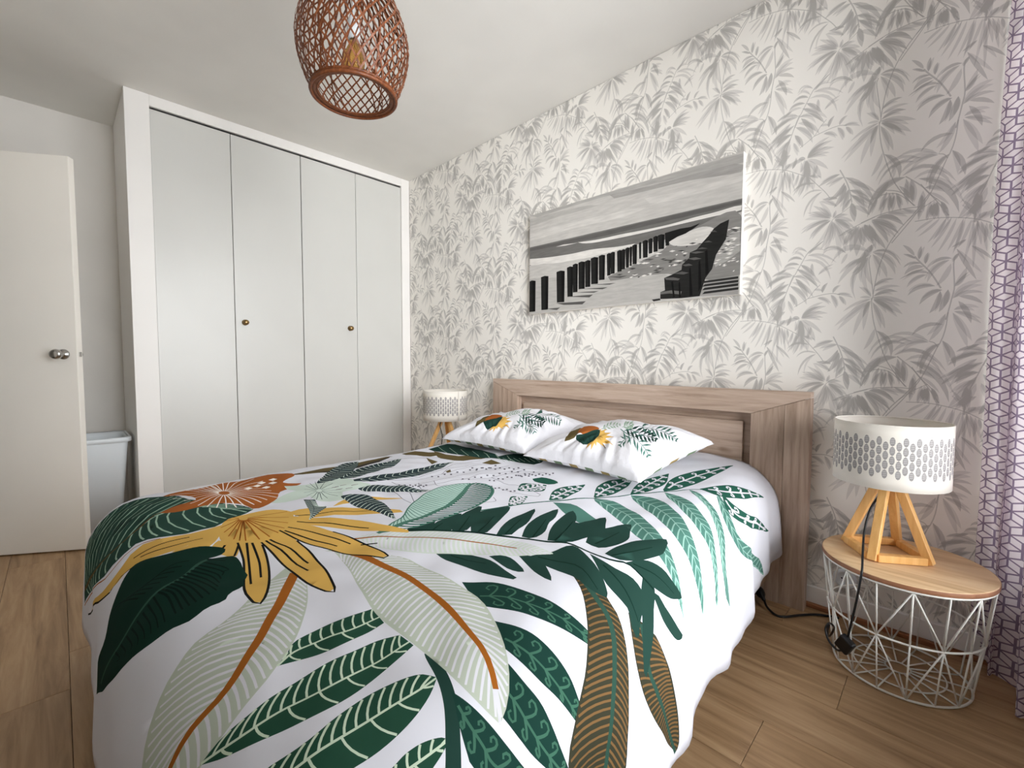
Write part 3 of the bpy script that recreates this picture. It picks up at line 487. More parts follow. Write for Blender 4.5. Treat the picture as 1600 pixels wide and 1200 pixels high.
# duvet print in sheet millimetres: P filled shape, S drawn line, F leaf (left edge, right edge, rib)
DUVET_PRINT = [
('P','olive',1,"-597,1403;-619,1280;-630,1130;-657,902;-608,971;-555,1166;-548,1285"),
('P','dark',1,"-577,1335;-564,1238;-570,1115;-636,914;-554,1040;-520,1200"),
('S','dark',4,4,"-589,1380;-576,1173;-550,965;-467,830;-374,697"),
('P','olive',1,"-668,840;-658,748;-505,713;-471,794;-560,833"),
('P','olive',0,"-467,830;-365,838;-334,892;-412,858"),
('P','olive',0,"-200,717;-203,656;-126,666;-147,707"),
('P','olive',1,"-600,692;-416,711;-329,639;-249,625;-277,719;-330,778;-440,783"),
('P','green',1,"-648,693;-667,606;-644,532;-441,542;-215,595;-277,660;-451,683;-600,692"),
('P','green',1,"-236,636;-201,545;-77,451;-2,525;9,590;-103,606"),
('S','sage',3,3,"-666,619;-494,686"),
('S','sage',3,3,"-598,594;-427,672"),
('S','sage',3,3,"-513,585;-352,668"),
('S','sage',3,3,"-419,587;-297,649"),
('S','sage',3,3,"-343,577;-239,634"),
('S','sage',3,3,"-256,581;-183,619"),
('S','sage',3,3,"-196,562;-132,602"),
('S','sage',3,3,"-205,617;-136,635"),
('S','sage',3,3,"-187,599;-119,620"),
('S','sage',3,3,"-163,588;-102,605"),
('S','sage',3,3,"-141,575;-87,588"),
('S','sage',3,3,"-125,555;-73,570"),
('S','sage',3,3,"-111,534;-55,557"),
('S','sage',3,3,"-90,520;-30,551"),
('S','sage',3,3,"-67,508;-3,547"),
('P','olive',0,"-198,921;-202,893;-172,911;-176,928"),
('S','line',2.2,2.2,"-247,1175;-175,1085;-172,960;-183,798;-143,687"),
('S','line',2.2,2.2,"-214,1162;-94,1170;72,1251;80,1271"),
('S','line',2.2,2.2,"-105,1218;6,1249;64,1259"),
('S','line',2.2,2.2,"-198,1122;-212,978;-271,802;-235,697"),
('S','line',2.2,2.2,"-129,1115;-92,1037;-100,859;-81,665"),
('S','line',2.2,2.2,"-64,1109;-49,997;14,868;28,685"),
('S','line',2.2,2.2,"10,854;113,886;172,869;303,912;231,946;128,941"),
('S','line',2.2,2.2,"-172,960;-220,884;-202,793"),
('S','line',2.2,2.2,"-29,976;-45,875;-12,790;13,680;83,640"),
('S','line',2.2,2.2,"213,1106;228,1053;199,1032"),
('S','line',2.2,2.2,"6,752;49,697;153,678"),
('S','line',2.2,2.2,"-131,1097;-57,1138;-21,1130"),
('S','line',2.2,2.2,"-94,1053;-31,1081;-27,1041"),
('P','line',0,"-178,1007;-173,1002;-160,1010;-166,1016"),
('P','line',0,"-161,988;-157,983;-143,993;-148,998"),
('P','line',0,"-173,949;-166,944;-150,957;-156,961"),
('P','line',0,"-148,935;-141,931;-123,945;-131,949"),
('P','line',0,"-163,891;-160,883;-147,894;-150,902"),
('P','line',0,"-151,867;-146,861;-134,871;-139,877"),
('P','line',0,"-154,830;-146,826;-134,837;-142,840"),
('P','line',0,"-127,818;-120,813;-107,825;-114,829"),
('P','line',0,"-143,768;-141,759;-125,773;-127,783"),
('P','line',0,"-132,742;-127,735;-114,747;-119,754"),
('P','line',0,"-132,703;-125,698;-114,709;-122,714"),
('P','line',0,"-45,958;-43,951;-27,964;-31,970"),
('P','line',0,"-32,938;-28,932;-12,946;-16,952"),
('P','line',0,"-39,901;-33,897;-22,906;-28,911"),
('P','line',0,"-18,887;-14,881;-3,891;-7,897"),
('P','line',0,"-21,853;-17,846;-7,855;-11,861"),
('P','line',0,"-4,834;1,829;11,838;5,844"),
('P','line',0,"-11,795;-4,790;11,805;5,810"),
('P','line',0,"10,780;13,773;31,791;26,797"),
('P','line',0,"-1,733;4,727;14,738;9,744"),
('P','line',0,"19,718;25,713;36,725;29,729"),
('P','line',0,"23,685;29,680;39,691;33,696"),
('P','line',0,"29,955;34,951;44,960;38,964"),
('P','line',0,"57,963;63,958;75,970;70,975"),
('P','line',0,"64,950;69,946;81,957;76,962"),
('P','line',0,"93,959;97,954;109,965;105,971"),
('P','line',0,"96,943;100,937;112,949;109,955"),
('P','line',0,"123,951;126,944;137,956;134,962"),
('P','line',0,"126,934;129,928;141,941;137,946"),
('P','line',0,"153,943;158,938;168,949;164,954"),
('P','line',0,"159,930;165,926;175,937;170,942"),
('P','line',0,"187,941;193,937;202,948;197,952"),
('P','line',0,"194,929;199,924;209,935;204,940"),
('P','line',0,"-170,804;-162,800;-147,813;-155,817"),
('P','line',0,"-137,806;-131,801;-116,814;-123,819"),
('P','line',0,"-143,775;-141,766;-124,781;-126,790"),
('P','line',0,"-122,767;-120,758;-99,777;-102,785"),
('P','line',0,"-127,736;-120,731;-107,743;-113,749"),
('P','line',0,"-95,739;-85,737;-62,759;-72,761"),
('P','line',0,"-92,714;-84,710;-60,734;-70,736"),
('P','line',0,"-50,728;-44,722;-28,738;-33,744"),
('P','line',0,"-61,689;-55,684;-32,706;-38,712"),
('P','line',0,"-23,699;-16,695;-3,709;-9,714"),
('P','line',0,"-21,673;-13,670;3,686;-5,690"),
('P','line',0,"-166,1162;-156,1160;-133,1174;-142,1176"),
('P','line',0,"-130,1173;-122,1169;-111,1176;-117,1180"),
('P','line',0,"-139,1156;-132,1152;-114,1163;-120,1168"),
('P','line',0,"-112,1161;-108,1156;-97,1163;-102,1168"),
('P','line',0,"-124,1142;-122,1136;-104,1147;-107,1153"),
('P','line',0,"-102,1145;-100,1139;-87,1146;-91,1152"),
('P','line',0,"-117,1124;-114,1118;-95,1130;-98,1136"),
('P','line',0,"-93,1128;-89,1123;-75,1132;-80,1136"),
('P','line',0,"-105,1109;-98,1105;-80,1117;-87,1121"),
('P','line',0,"-78,1115;-70,1112;-58,1121;-65,1124"),
('P','line',0,"-85,1099;-77,1096;-60,1107;-67,1111"),
('P','line',0,"37,894;40,888;55,903;51,908"),
('P','line',0,"51,885;55,880;68,893;64,898"),
('P','line',0,"36,848;43,844;56,857;50,861"),
('P','line',0,"54,842;61,838;75,852;69,856"),
('P','line',0,"51,814;57,809;67,820;61,824"),
('P','line',0,"67,806;73,802;84,814;78,818"),
('P','line',0,"61,775;67,771;80,784;73,788"),
('P','line',0,"80,770;86,766;97,777;91,782"),
('P','line',0,"65,727;71,723;91,746;85,750"),
('P','line',0,"86,724;91,719;107,737;102,743"),
('P','line',0,"71,680;77,675;90,691;84,695"),
('P','line',0,"71,772;77,768;88,780;82,784"),
('P','line',0,"91,775;97,770;107,781;101,786"),
('P','line',0,"89,752;95,747;106,760;100,765"),
('P','line',0,"108,753;113,747;122,758;117,764"),
('P','line',0,"102,726;107,720;120,735;115,741"),
('P','line',0,"121,728;127,722;136,733;131,739"),
('P','line',0,"116,701;124,697;135,712;129,716"),
('P','line',0,"139,706;145,703;154,713;148,717"),
('P','line',0,"138,684;145,681;155,694;149,697"),
('P','line',0,"159,688;165,684;174,695;168,699"),
('P','line',0,"156,662;160,656;172,671;167,677"),
('F','sagebig',"221,1694;259,1739;288,1774;346,1836;358,1888;382,1921;402,1951;430,1977;453,1996;474,2009;505,2014;574,1999","277,1675;371,1710;443,1750;494,1792;530,1831;551,1865;568,1896;577,1922;580,1938;585,1953;586,1975;574,1999","260,1690;346,1749;423,1806;483,1857;510,1895;519,1931;527,1956;534,1969;543,1983;574,1999"),
('F','stripe',"519,1818;503,1799;478,1774;475,1729;481,1687;486,1642","520,1818;526,1788;535,1753;537,1712;538,1677;534,1648","520,1818;501,1781;503,1738;516,1697;514,1644"),
('F','stripe',"577,1935;573,1909;574,1875;566,1835;562,1786;561,1732;562,1683;579,1647","578,1936;605,1907;623,1869;635,1832;640,1786;633,1736;621,1683;611,1643","577,1935;596,1887;599,1832;605,1779;603,1718;601,1644"),
('F','stripe',"662,1908;659,1879;664,1857;666,1830;657,1788;651,1746;657,1706;667,1671;686,1656","692,1903;722,1855;727,1803;726,1761;718,1719;704,1683;686,1656","675,1908;683,1875;687,1848;688,1807;687,1750;689,1695;686,1656"),
('F','stripe',"756,1804;751,1771;747,1749;748,1725;755,1703;763,1695","782,1787;783,1749;777,1728;771,1710;764,1695","767,1798;763,1765;763,1734;763,1695"),
('S','green',16,22,"638,1633;648,1637;694,1651;732,1668;768,1691;790,1705;810,1719"),
('F','curl',"523,1463;555,1422;610,1398;663,1385;714,1380;750,1376;778,1374;796,1380","602,1494;647,1466;685,1446;721,1425;756,1407;780,1392;796,1380","568,1486;605,1447;651,1425;697,1408;741,1394;796,1380"),
('F','curl',"647,1503;686,1486;719,1474;757,1468;794,1469;829,1474;866,1472;892,1469","690,1537;743,1531;775,1524;805,1511;844,1496;876,1479;892,1469","673,1524;721,1513;757,1505;798,1498;842,1489;892,1469"),
('F','curl',"715,1550;761,1549;796,1543;829,1542;858,1540;887,1533;928,1518","753,1617;784,1610;817,1602;851,1585;932,1518","739,1584;772,1580;814,1579;855,1565;930,1518"),
('F','curl',"716,1655;743,1645;775,1635;810,1625;841,1613;877,1593","729,1660;757,1673;786,1681;804,1681;845,1656;879,1594","723,1658;758,1661;793,1657;821,1650;878,1594"),
('F','brown',"646,1265;699,1305;737,1348;775,1398;802,1434;825,1468;849,1499;868,1522;887,1533;925,1527;1005,1474","675,1224;733,1267;771,1279;805,1301;842,1331;880,1358;919,1371;980,1383;1010,1409;1005,1474","663,1263;727,1295;764,1307;794,1330;830,1372;866,1405;911,1428;950,1436;983,1452;1005,1474"),
('F','brown',"779,1246;813,1281;852,1307;897,1309;961,1275;1050,1211;1093,1175","842,1205;887,1196;945,1172;1015,1159;1081,1158;1094,1175","809,1232;867,1271;908,1264;990,1220;1094,1175"),
('F','sagebig',"204,1600;222,1585;324,1603;422,1629;488,1643;549,1647;599,1643;647,1638;704,1639;750,1632;786,1620","209,1549;324,1509;374,1485;451,1480;521,1475;584,1477;641,1497;688,1523;726,1549;758,1578;783,1612;786,1621","209,1579;251,1558;326,1547;416,1533;497,1533;579,1542;643,1556;689,1567;720,1580;748,1596;786,1621"),
('S','tealdk',9,6,"254,1165;290,1049;359,918;431,789;503,660;579,564;658,467;723,433"),
('P','teal',1,"365,933;411,902;499,933;555,968;551,1019;466,999"),
('F','teal',"429,793;501,770;613,832;702,908;753,957;796,1002;837,1044;864,1072","448,817;568,897;669,971;733,1000;773,1019;819,1053;864,1074","435,800;539,824;643,898;723,959;770,993;820,1037;865,1073"),
('F','teal',"500,672;574,643;674,716;747,800;800,860;853,912;914,942","524,702;640,797;724,868;782,905;834,942;882,954;913,947","507,681;606,718;700,796;763,852;815,898;914,945"),
('F','teal',"579,576;652,585;727,646;784,699;831,769;883,832;932,847","603,612;695,703;755,752;806,780;849,827;902,853;931,849","586,585;676,650;743,707;795,741;842,805;932,848"),
('F','teal',"635,495;696,527;759,576;811,642;859,720;908,751;976,736","656,529;723,582;774,646;818,706;865,768;921,790;972,747","643,512;709,554;766,610;815,674;865,744;974,741"),
('F','teal',"718,447;759,484;805,535;858,540;971,394;1042,282;1098,254","725,477;768,556;809,592;846,597;900,561;1026,366;1099,257","722,463;763,519;807,562;852,567;910,527;1099,254"),
('F','scroll',"563,550;543,428;571,307;624,207;678,104","575,567;614,480;641,357;664,233;681,114","568,557;578,436;613,304;680,109"),
('F','scroll',"494,661;466,564;475,470;511,376","502,667;536,580;544,481;514,378","498,664;501,547;513,378"),
('F','scroll',"419,777;367,665;370,573;423,500","428,783;449,711;449,604;427,504","424,782;406,656;425,502"),
('F','scroll',"341,922;291,826;303,745;325,686","348,924;368,870;355,771;329,689","343,923;333,820;327,688"),
('F','scroll',"198,913;159,847;200,819;237,802","210,919;249,893;273,863;242,806","204,916;223,862;239,804"),
('F','scroll',"278,1048;236,990;253,968;269,946","284,1052;303,1026;300,1002;274,948","282,1051;278,997;271,947"),
('P','scgreen',1,"146,770;165,728;250,746;240,790;181,797"),
('F','scroll',"659,456;705,372;755,295;801,238;844,171","666,464;707,473;744,437;801,323;846,174","662,458;716,410;768,338;845,172"),
('F','scroll',"726,426;773,442;827,407;900,280;967,177","729,436;773,509;820,490;894,365;966,185","727,431;777,473;832,439;968,178"),
('P','green',1,"229,1392;213,1355;210,1321;213,1274;251,1315;272,1348"),
('P','green',1,"273,1355;255,1323;243,1280;239,1207;282,1265;311,1311"),
('P','green',1,"314,1309;273,1261;251,1222;228,1116;291,1190;316,1233;339,1285"),
('P','green',1,"354,1278;305,1230;267,1172;271,1102;290,1052;330,1118;355,1179;382,1250"),
('P','green',1,"406,1236;381,1185;363,1125;360,1019;396,1075;414,1118;425,1174;433,1211"),
('P','green',1,"458,1197;427,1142;414,1091;412,976;448,1034;458,1079;486,1137;484,1186"),
('P','green',1,"523,1175;487,1113;464,1049;452,955;489,987;512,1027;524,982;540,915;575,976;593,1021;579,1094;568,1152"),
('P','green',1,"594,1111;574,1058;577,1006;593,969;612,900;638,957;657,1010;649,1083;630,1114"),
('P','green',1,"658,1133;658,1071;668,1017;688,965;722,910;736,954;740,989;722,1072;695,1132"),
('P','green',1,"376,1419;409,1395;432,1364;491,1353;548,1362;590,1371;548,1397;483,1412;428,1426"),
('P','green',1,"479,1341;499,1316;528,1312;578,1334;553,1351;521,1350"),
('P','green',1,"520,1288;552,1272;585,1276;644,1328;609,1328;565,1309"),
('P','green',1,"544,1283;565,1227;586,1155;648,1185;693,1217;721,1243;739,1271;707,1286;663,1278;619,1284;584,1286"),
('P','green',1,"634,1161;673,1168;707,1168;742,1155;778,1166;795,1204;808,1238;822,1265;801,1265;776,1241;744,1238;706,1228"),
('P','green',1,"708,1123;718,1078;734,1051;764,1033;794,1035;832,1037;825,1064;812,1092;784,1114;751,1125"),
('P','green',1,"748,1118;766,1109;782,1118;799,1151;809,1179;838,1246;824,1245;797,1198;769,1166"),
('P','green',1,"788,1199;785,1124;806,1165;836,1210;853,1244;879,1296;842,1271"),
('P','green',1,"780,1135;795,1121;820,1124;861,1112;882,1101;885,1110;875,1139;833,1156"),
('S','darkgreen',12,6,"231,1390;345,1283;404,1242;476,1198;531,1179;577,1153;637,1154;684,1149;712,1124;746,1122;781,1122"),
('S','darkgreen',5,2,"277,1345;264,1297"),
('S','darkgreen',5,2,"325,1293;270,1203"),
('S','darkgreen',5,2,"364,1261;317,1150"),
('S','darkgreen',5,2,"420,1217;384,1109"),
('S','darkgreen',5,2,"480,1180;440,1068"),
('S','darkgreen',5,2,"539,1168;497,1016"),
('S','darkgreen',5,2,"614,1099;620,982"),
('S','darkgreen',5,2,"674,1131;714,989"),
('S','darkgreen',5,2,"562,1265;643,1235;717,1271"),
('S','darkgreen',5,2,"681,1183;746,1203;803,1237"),
('S','darkgreen',5,2,"718,1108;761,1076;813,1061"),
('S','darkgreen',5,2,"417,1401;498,1370"),
('F','sagemid',"155,1558;180,1501;205,1438;269,1357;350,1287;423,1242;495,1221;571,1221","167,1560;210,1518;276,1498;343,1468;387,1424;435,1367;494,1320;540,1278;575,1224","161,1558;190,1507;278,1406;359,1342;442,1282;529,1249;573,1223"),
('F','banana',"195,1456;171,1398;147,1344;80,1271;23,1185;-6,1108;-15,1032;20,971","202,1459;216,1398;236,1358;242,1303;237,1237;230,1163;211,1079;171,1006;120,957;62,943;25,966","199,1458;193,1388;193,1326;183,1250;143,1148;24,970"),
('P','ochre',1,"-91,1442;-81,1373;-61,1304;8,1241;-83,1292;-137,1361"),
('P','ochre',1,"-120,1566;-118,1501;-57,1421;23,1352;124,1321;74,1383;-5,1480;-51,1552"),
('P','ochre',1,"-80,1576;-10,1511;74,1453;158,1419;250,1384;186,1450;108,1503;28,1558;-24,1598"),
('P','ochre',1,"22,1637;-24,1598;28,1558;105,1533;189,1515;270,1507;340,1515;284,1550;213,1584;127,1612"),
('P','ochre',1,"62,1693;22,1637;100,1623;203,1628;300,1641;374,1658;386,1670;350,1683;297,1692;178,1693"),
('P','ochre',1,"36,1738;39,1712;77,1696;157,1711;241,1735;306,1761;337,1786;301,1792;259,1788;138,1754"),
('P','ochre',1,"-8,1768;38,1736;105,1759;103,1772;62,1785;74,1809;20,1789"),
('P','ochre',1,"-166,1678;-118,1770;-132,1836;-157,1879;-169,1912;-139,1948;-119,1981;-171,2040;-438,2186;-96,2016;-80,1960;-70,1924;-37,1877;-25,1825;-44,1755"),
('P','ochre',1,"-62,1751;-25,1825;-32,1864;8,1831;10,1786"),
('P','ochre',1,"-82,1752;-157,1722;-192,1672;-193,1624;-163,1577;-117,1557;-51,1574;-3,1600;41,1644;73,1694;49,1739;4,1764"),
('S','rust',4,3,"-149,1666;-130,1565"),
('S','rust',4,3,"-143,1667;-70,1580"),
('S','rust',4,3,"-137,1669;-21,1599"),
('S','rust',4,3,"-133,1671;15,1621"),
('S','rust',4,3,"-131,1673;35,1644"),
('S','rust',4,3,"-130,1675;42,1667"),
('S','rust',4,3,"-131,1678;43,1691"),
('S','rust',4,3,"-132,1680;36,1720"),
('S','rust',4,3,"-135,1682;26,1731"),
('S','rust',4,3,"-138,1684;5,1738"),
('S','rust',4,3,"-142,1686;-29,1742"),
('S','rust',4,3,"-147,1687;-67,1743"),
('S','rust',4,3,"-151,1687;-111,1741"),
('S','rust',4,3,"-156,1686;-160,1734"),
('S','rust',4,3,"-161,1685;-223,1721"),
('S','black',5.5,4.5,"56,1712;152,1727;231,1748"),
('S','black',5.5,4.5,"50,1722;154,1748;251,1773"),
('S','black',5.5,4.5,"56,1681;148,1673;273,1668"),
('S','black',5.5,4.5,"55,1671;142,1655;231,1650"),
('S','black',5.5,4.5,"31,1627;113,1595;193,1564"),
('S','black',5.5,4.5,"11,1611;71,1577;200,1533"),
('S','black',5.5,4.5,"-18,1577;49,1518;149,1454"),
('S','black',5.5,4.5,"-72,1563;-35,1467;36,1374"),
('S','black',5.5,4.5,"-54,1792;-61,1846;-101,1915"),
('S','black',5.5,4.5,"-97,1813;-112,1876;-123,1928"),
('S','black',5.5,4.5,"51,1740;102,1763"),
('S','black',5.5,4.5,"29,1763;62,1785"),
('S','black',5,5,"36,1738;138,1754;259,1788;301,1792;337,1786;306,1761;241,1735;157,1711;77,1696"),
('S','black',5,5,"62,1693;178,1693;297,1692;350,1683;386,1670;374,1658;300,1641;203,1628;100,1623"),
('S','black',5,5,"22,1637;127,1612;213,1584;284,1550;340,1515;270,1507;189,1515;105,1533"),
('S','black',5,5,"-70,1924;-80,1960;-96,2016;-438,2186"),
('S','black',5,5,"222,1518;235,1504;248,1488"),
('F','corner',"-561,2095;-640,2062;-672,2008;-666,1944;-666,1888;-641,1833;-596,1778;-462,1745;-359,1686;-306,1643;-227,1630","-498,2175;-441,2130;-218,2020;-194,1973;-193,1936;-201,1909;-160,1865;-131,1826;-128,1788;-129,1742;-163,1718;-196,1665;-223,1631","-513,2138;-338,2020;-280,1945;-323,1890;-388,1835;-372,1766;-312,1697;-225,1630"),
('S','rust',4,4,"-496,2181;-422,2128;-200,2017;-172,1972;-179,1935;-180,1906;-150,1866"),
('P','deep',1,"90,2132;86,2112;72,2086;76,2037;24,2008;-26,1979;-60,1951;-77,1928;-39,1885;-11,1845;5,1803;33,1773;54,1768;72,1783;77,1810;88,1786;102,1763;147,1762;178,1766;204,1765;224,1778;253,1788;267,1815;286,1829;289,1857;300,1887;283,1917;273,1947;259,1977;240,2008;201,2055"),
('S','deeprib',5,9,"130,2088;171,2007;147,1953;131,1911;127,1870;95,1831;82,1811"),
('S','deepvein',5,3,"135,1912;174,1900;250,1900"),
('S','deepvein',5,3,"135,1904;176,1890;252,1889"),
('S','deepvein',5,3,"134,1896;177,1881;254,1878"),
('S','deepvein',5,3,"132,1888;177,1872;254,1867"),
('S','deepvein',5,3,"128,1880;177,1862;252,1856"),
('S','deepvein',5,3,"124,1872;175,1853;249,1844"),
('S','deepvein',5,3,"119,1864;172,1843;243,1831"),
('S','deepvein',5,3,"115,1856;169,1833;228,1825"),
('S','deepvein',5,3,"111,1848;165,1822;209,1818"),
('S','deepvein',5,3,"106,1839;163,1812;190,1811"),
('S','deepvein',5,3,"101,1831;160,1801;175,1805"),
('S','deepvein',5,3,"93,1821;158,1790;162,1799"),
('S','deepvein',5,3,"82,1811;119,1785"),
('S','deepvein',4,2,"65,1842;50,1873;58,1908"),
('S','deepvein',4,2,"78,1858;55,1887;63,1921"),
('S','deepvein',4,2,"85,1873;57,1902;67,1934"),
('S','deepvein',4,2,"92,1887;58,1917;69,1947"),
('S','deepvein',4,2,"98,1902;59,1932;66,1961"),
('S','deepvein',4,2,"103,1917;57,1947;59,1974"),
('S','deepvein',4,2,"103,1931;50,1963;46,1989"),
('S','deepvein',4,2,"99,1946;36,1980;31,2005"),
('S','deepvein',4,2,"139,1921;204,1917;252,1919"),
('S','deepvein',4,2,"149,1933;214,1929;252,1931"),
('S','deepvein',4,2,"157,1945;221,1941;250,1944"),
('S','deepvein',4,2,"165,1958;225,1954;247,1956"),
('S','deepvein',4,2,"171,1971;225,1966;241,1970"),
('S','deepvein',4,2,"175,1984;222,1979;231,1984"),
('S','deepvein',4,2,"176,1999;215,1993;216,1999"),
('S','deepvein',4,2,"172,2015;206,2008;198,2017"),
('P','rustbig',1,"-384,1837;-426,1791;-448,1735;-543,1749;-626,1799;-631,1722;-642,1652;-630,1598;-642,1525;-677,1444;-596,1377;-481,1462;-425,1412;-384,1476;-355,1513;-290,1543;-253,1588;-225,1627;-308,1636;-352,1675;-362,1722;-351,1781;-356,1818"),
('S','cream',3,3.4,"-450,1640;-422,1579;-339,1520"),
('S','cream',3,3.4,"-447,1641;-403,1588;-306,1536"),
('S','cream',3,3.4,"-444,1643;-398,1605;-300,1569"),
('S','cream',3,3.4,"-442,1646;-385,1616;-290,1589"),
('S','cream',3,3.4,"-441,1648;-378,1629;-285,1611"),
('S','cream',3,3.4,"-441,1651;-377,1641;-283,1635"),
('S','cream',3,3.4,"-442,1654;-381,1654;-291,1659"),
('S','cream',3,3.4,"-444,1657;-390,1666;-305,1683"),
('S','cream',3,3.4,"-448,1659;-404,1677;-320,1706"),
('S','cream',3,3.4,"-452,1662;-422,1687;-344,1726"),
('S','cream',3,3.4,"-456,1664;-439,1697;-373,1744"),
('S','cream',3,3.4,"-461,1665;-457,1704;-408,1758"),
('S','cream',3,3.4,"-466,1666;-478,1709;-469,1764"),
('S','cream',3,3.4,"-471,1667;-513,1718;-513,1787"),
('S','cream',3,3.4,"-475,1667;-561,1714;-605,1782"),
('S','cream',3,3.4,"-480,1666;-600,1708;-673,1774"),
('S','cream',3,3.4,"-484,1665;-626,1700;-667,1771"),
('S','cream',3,3.4,"-487,1663;-647,1690;-663,1757"),
('S','cream',3,3.4,"-490,1660;-664,1677;-667,1739"),
('S','cream',3,3.4,"-491,1657;-684,1661;-674,1713"),
('S','cream',3,3.4,"-492,1654;-637,1654;-683,1685"),
('S','cream',3,3.4,"-490,1652;-619,1642;-677,1652"),
('S','cream',3,3.4,"-488,1649;-636,1619;-653,1616"),
('S','cream',3,3.4,"-484,1646;-612,1606;-663,1579"),
('S','cream',3,3.4,"-480,1644;-594,1592;-656,1544"),
('S','cream',3,3.4,"-475,1642;-565,1582;-622,1518"),
('S','cream',3,3.4,"-469,1640;-523,1578;-568,1503"),
('S','cream',3,3.4,"-464,1639;-493,1574;-491,1501"),
('S','cream',3,3.4,"-459,1639;-466,1583;-436,1522"),
('S','cream',3,3.4,"-454,1639;-447,1584;-393,1527"),
('P','cream',0,"-470,1593;-489,1572;-473,1564;-455,1583"),
('P','cream',0,"-497,1557;-518,1535;-494,1529;-477,1548"),
('P','cream',0,"-456,1540;-463,1522;-440,1515;-430,1533"),
('P','cream',0,"-518,1499;-535,1477;-489,1477;-467,1500"),
('P','cream',0,"-539,1531;-562,1508;-544,1499;-517,1522"),
('P','cream',0,"-570,1483;-582,1462;-555,1456;-547,1475"),
('P','sagelt',1,"-266,1567;-322,1503;-319,1433;-270,1419;-236,1484;-238,1537"),
('P','sagelt',1,"-426,1474;-389,1407;-404,1359;-411,1304;-382,1264;-284,1250;-229,1236;-218,1291;-214,1353;-134,1385;-136,1431;-185,1460;-273,1451;-358,1478"),
('S','slate',2.4,1.6,"-294,1400;-387,1342"),
('S','slate',2.4,1.6,"-289,1398;-339,1333"),
('S','slate',2.4,1.6,"-282,1398;-291,1332"),
('S','slate',2.4,1.6,"-276,1400;-254,1338"),
('S','slate',2.4,1.6,"-269,1403;-206,1361"),
('S','slate',2.4,1.6,"-264,1406;-183,1384"),
('S','slate',2.4,1.6,"-261,1410;-187,1418"),
('S','slate',2.4,1.6,"-261,1414;-175,1441"),
('S','slate',2.4,1.6,"-262,1417;-182,1457"),
('S','slate',2.4,1.6,"-266,1419;-213,1463"),
('S','slate',2.4,1.6,"-272,1419;-257,1459"),
('S','slate',2.4,1.6,"-278,1418;-291,1455"),
('S','slate',2.4,1.6,"-285,1416;-335,1439"),
('S','slate',2.4,1.6,"-291,1412;-378,1416"),
('S','slate',2.4,1.6,"-295,1408;-406,1391"),
('S','slate',2.4,1.6,"-297,1404;-415,1368"),
('S','mauve',5,3,"-289,1358;-284,1335"),
('S','mauve',5,3,"-289,1329;-281,1308"),
('S','mauve',5,3,"-247,1327;-240,1305"),
('S','mauve',5,3,"-259,1300;-257,1275"),
('S','mauve',5,3,"-264,1355;-257,1333"),
('F','slateleaf',"-213,1486;-136,1503;-74,1519;-20,1542","-185,1460;-121,1473;-103,1457;-17,1542","-196,1474;-105,1495;-19,1542"),
('F','slateleaf',"-173,1378;-163,1339;-114,1308;-3,1314;85,1342;153,1373","-160,1383;-69,1391;2,1382;86,1375;156,1374","-168,1380;-121,1360;-46,1344;51,1347;154,1374"),
('F','slateleaf',"-224,1291;-222,1229;-158,1179;-75,1151;-6,1132","-216,1294;-162,1283;-126,1244;-50,1183;-2,1136","-221,1292;-156,1227;-4,1134"),
('F','slateleaf',"-402,1367;-552,1259;-648,1158;-658,1072","-387,1369;-381,1303;-454,1214;-560,1128;-651,1075","-396,1368;-510,1245;-653,1072"),
('F','slateleaf',"-399,1280;-500,1167;-525,1065;-539,921","-378,1285;-368,1216;-398,1125;-443,1008;-527,927","-388,1283;-449,1150;-533,924"),
('F','slateleaf',"-333,1257;-335,1168;-319,1047;-322,930;-316,788","-306,1266;-254,1203;-222,1089;-234,953;-311,791","-320,1262;-279,1157;-275,1020;-314,790"),
]
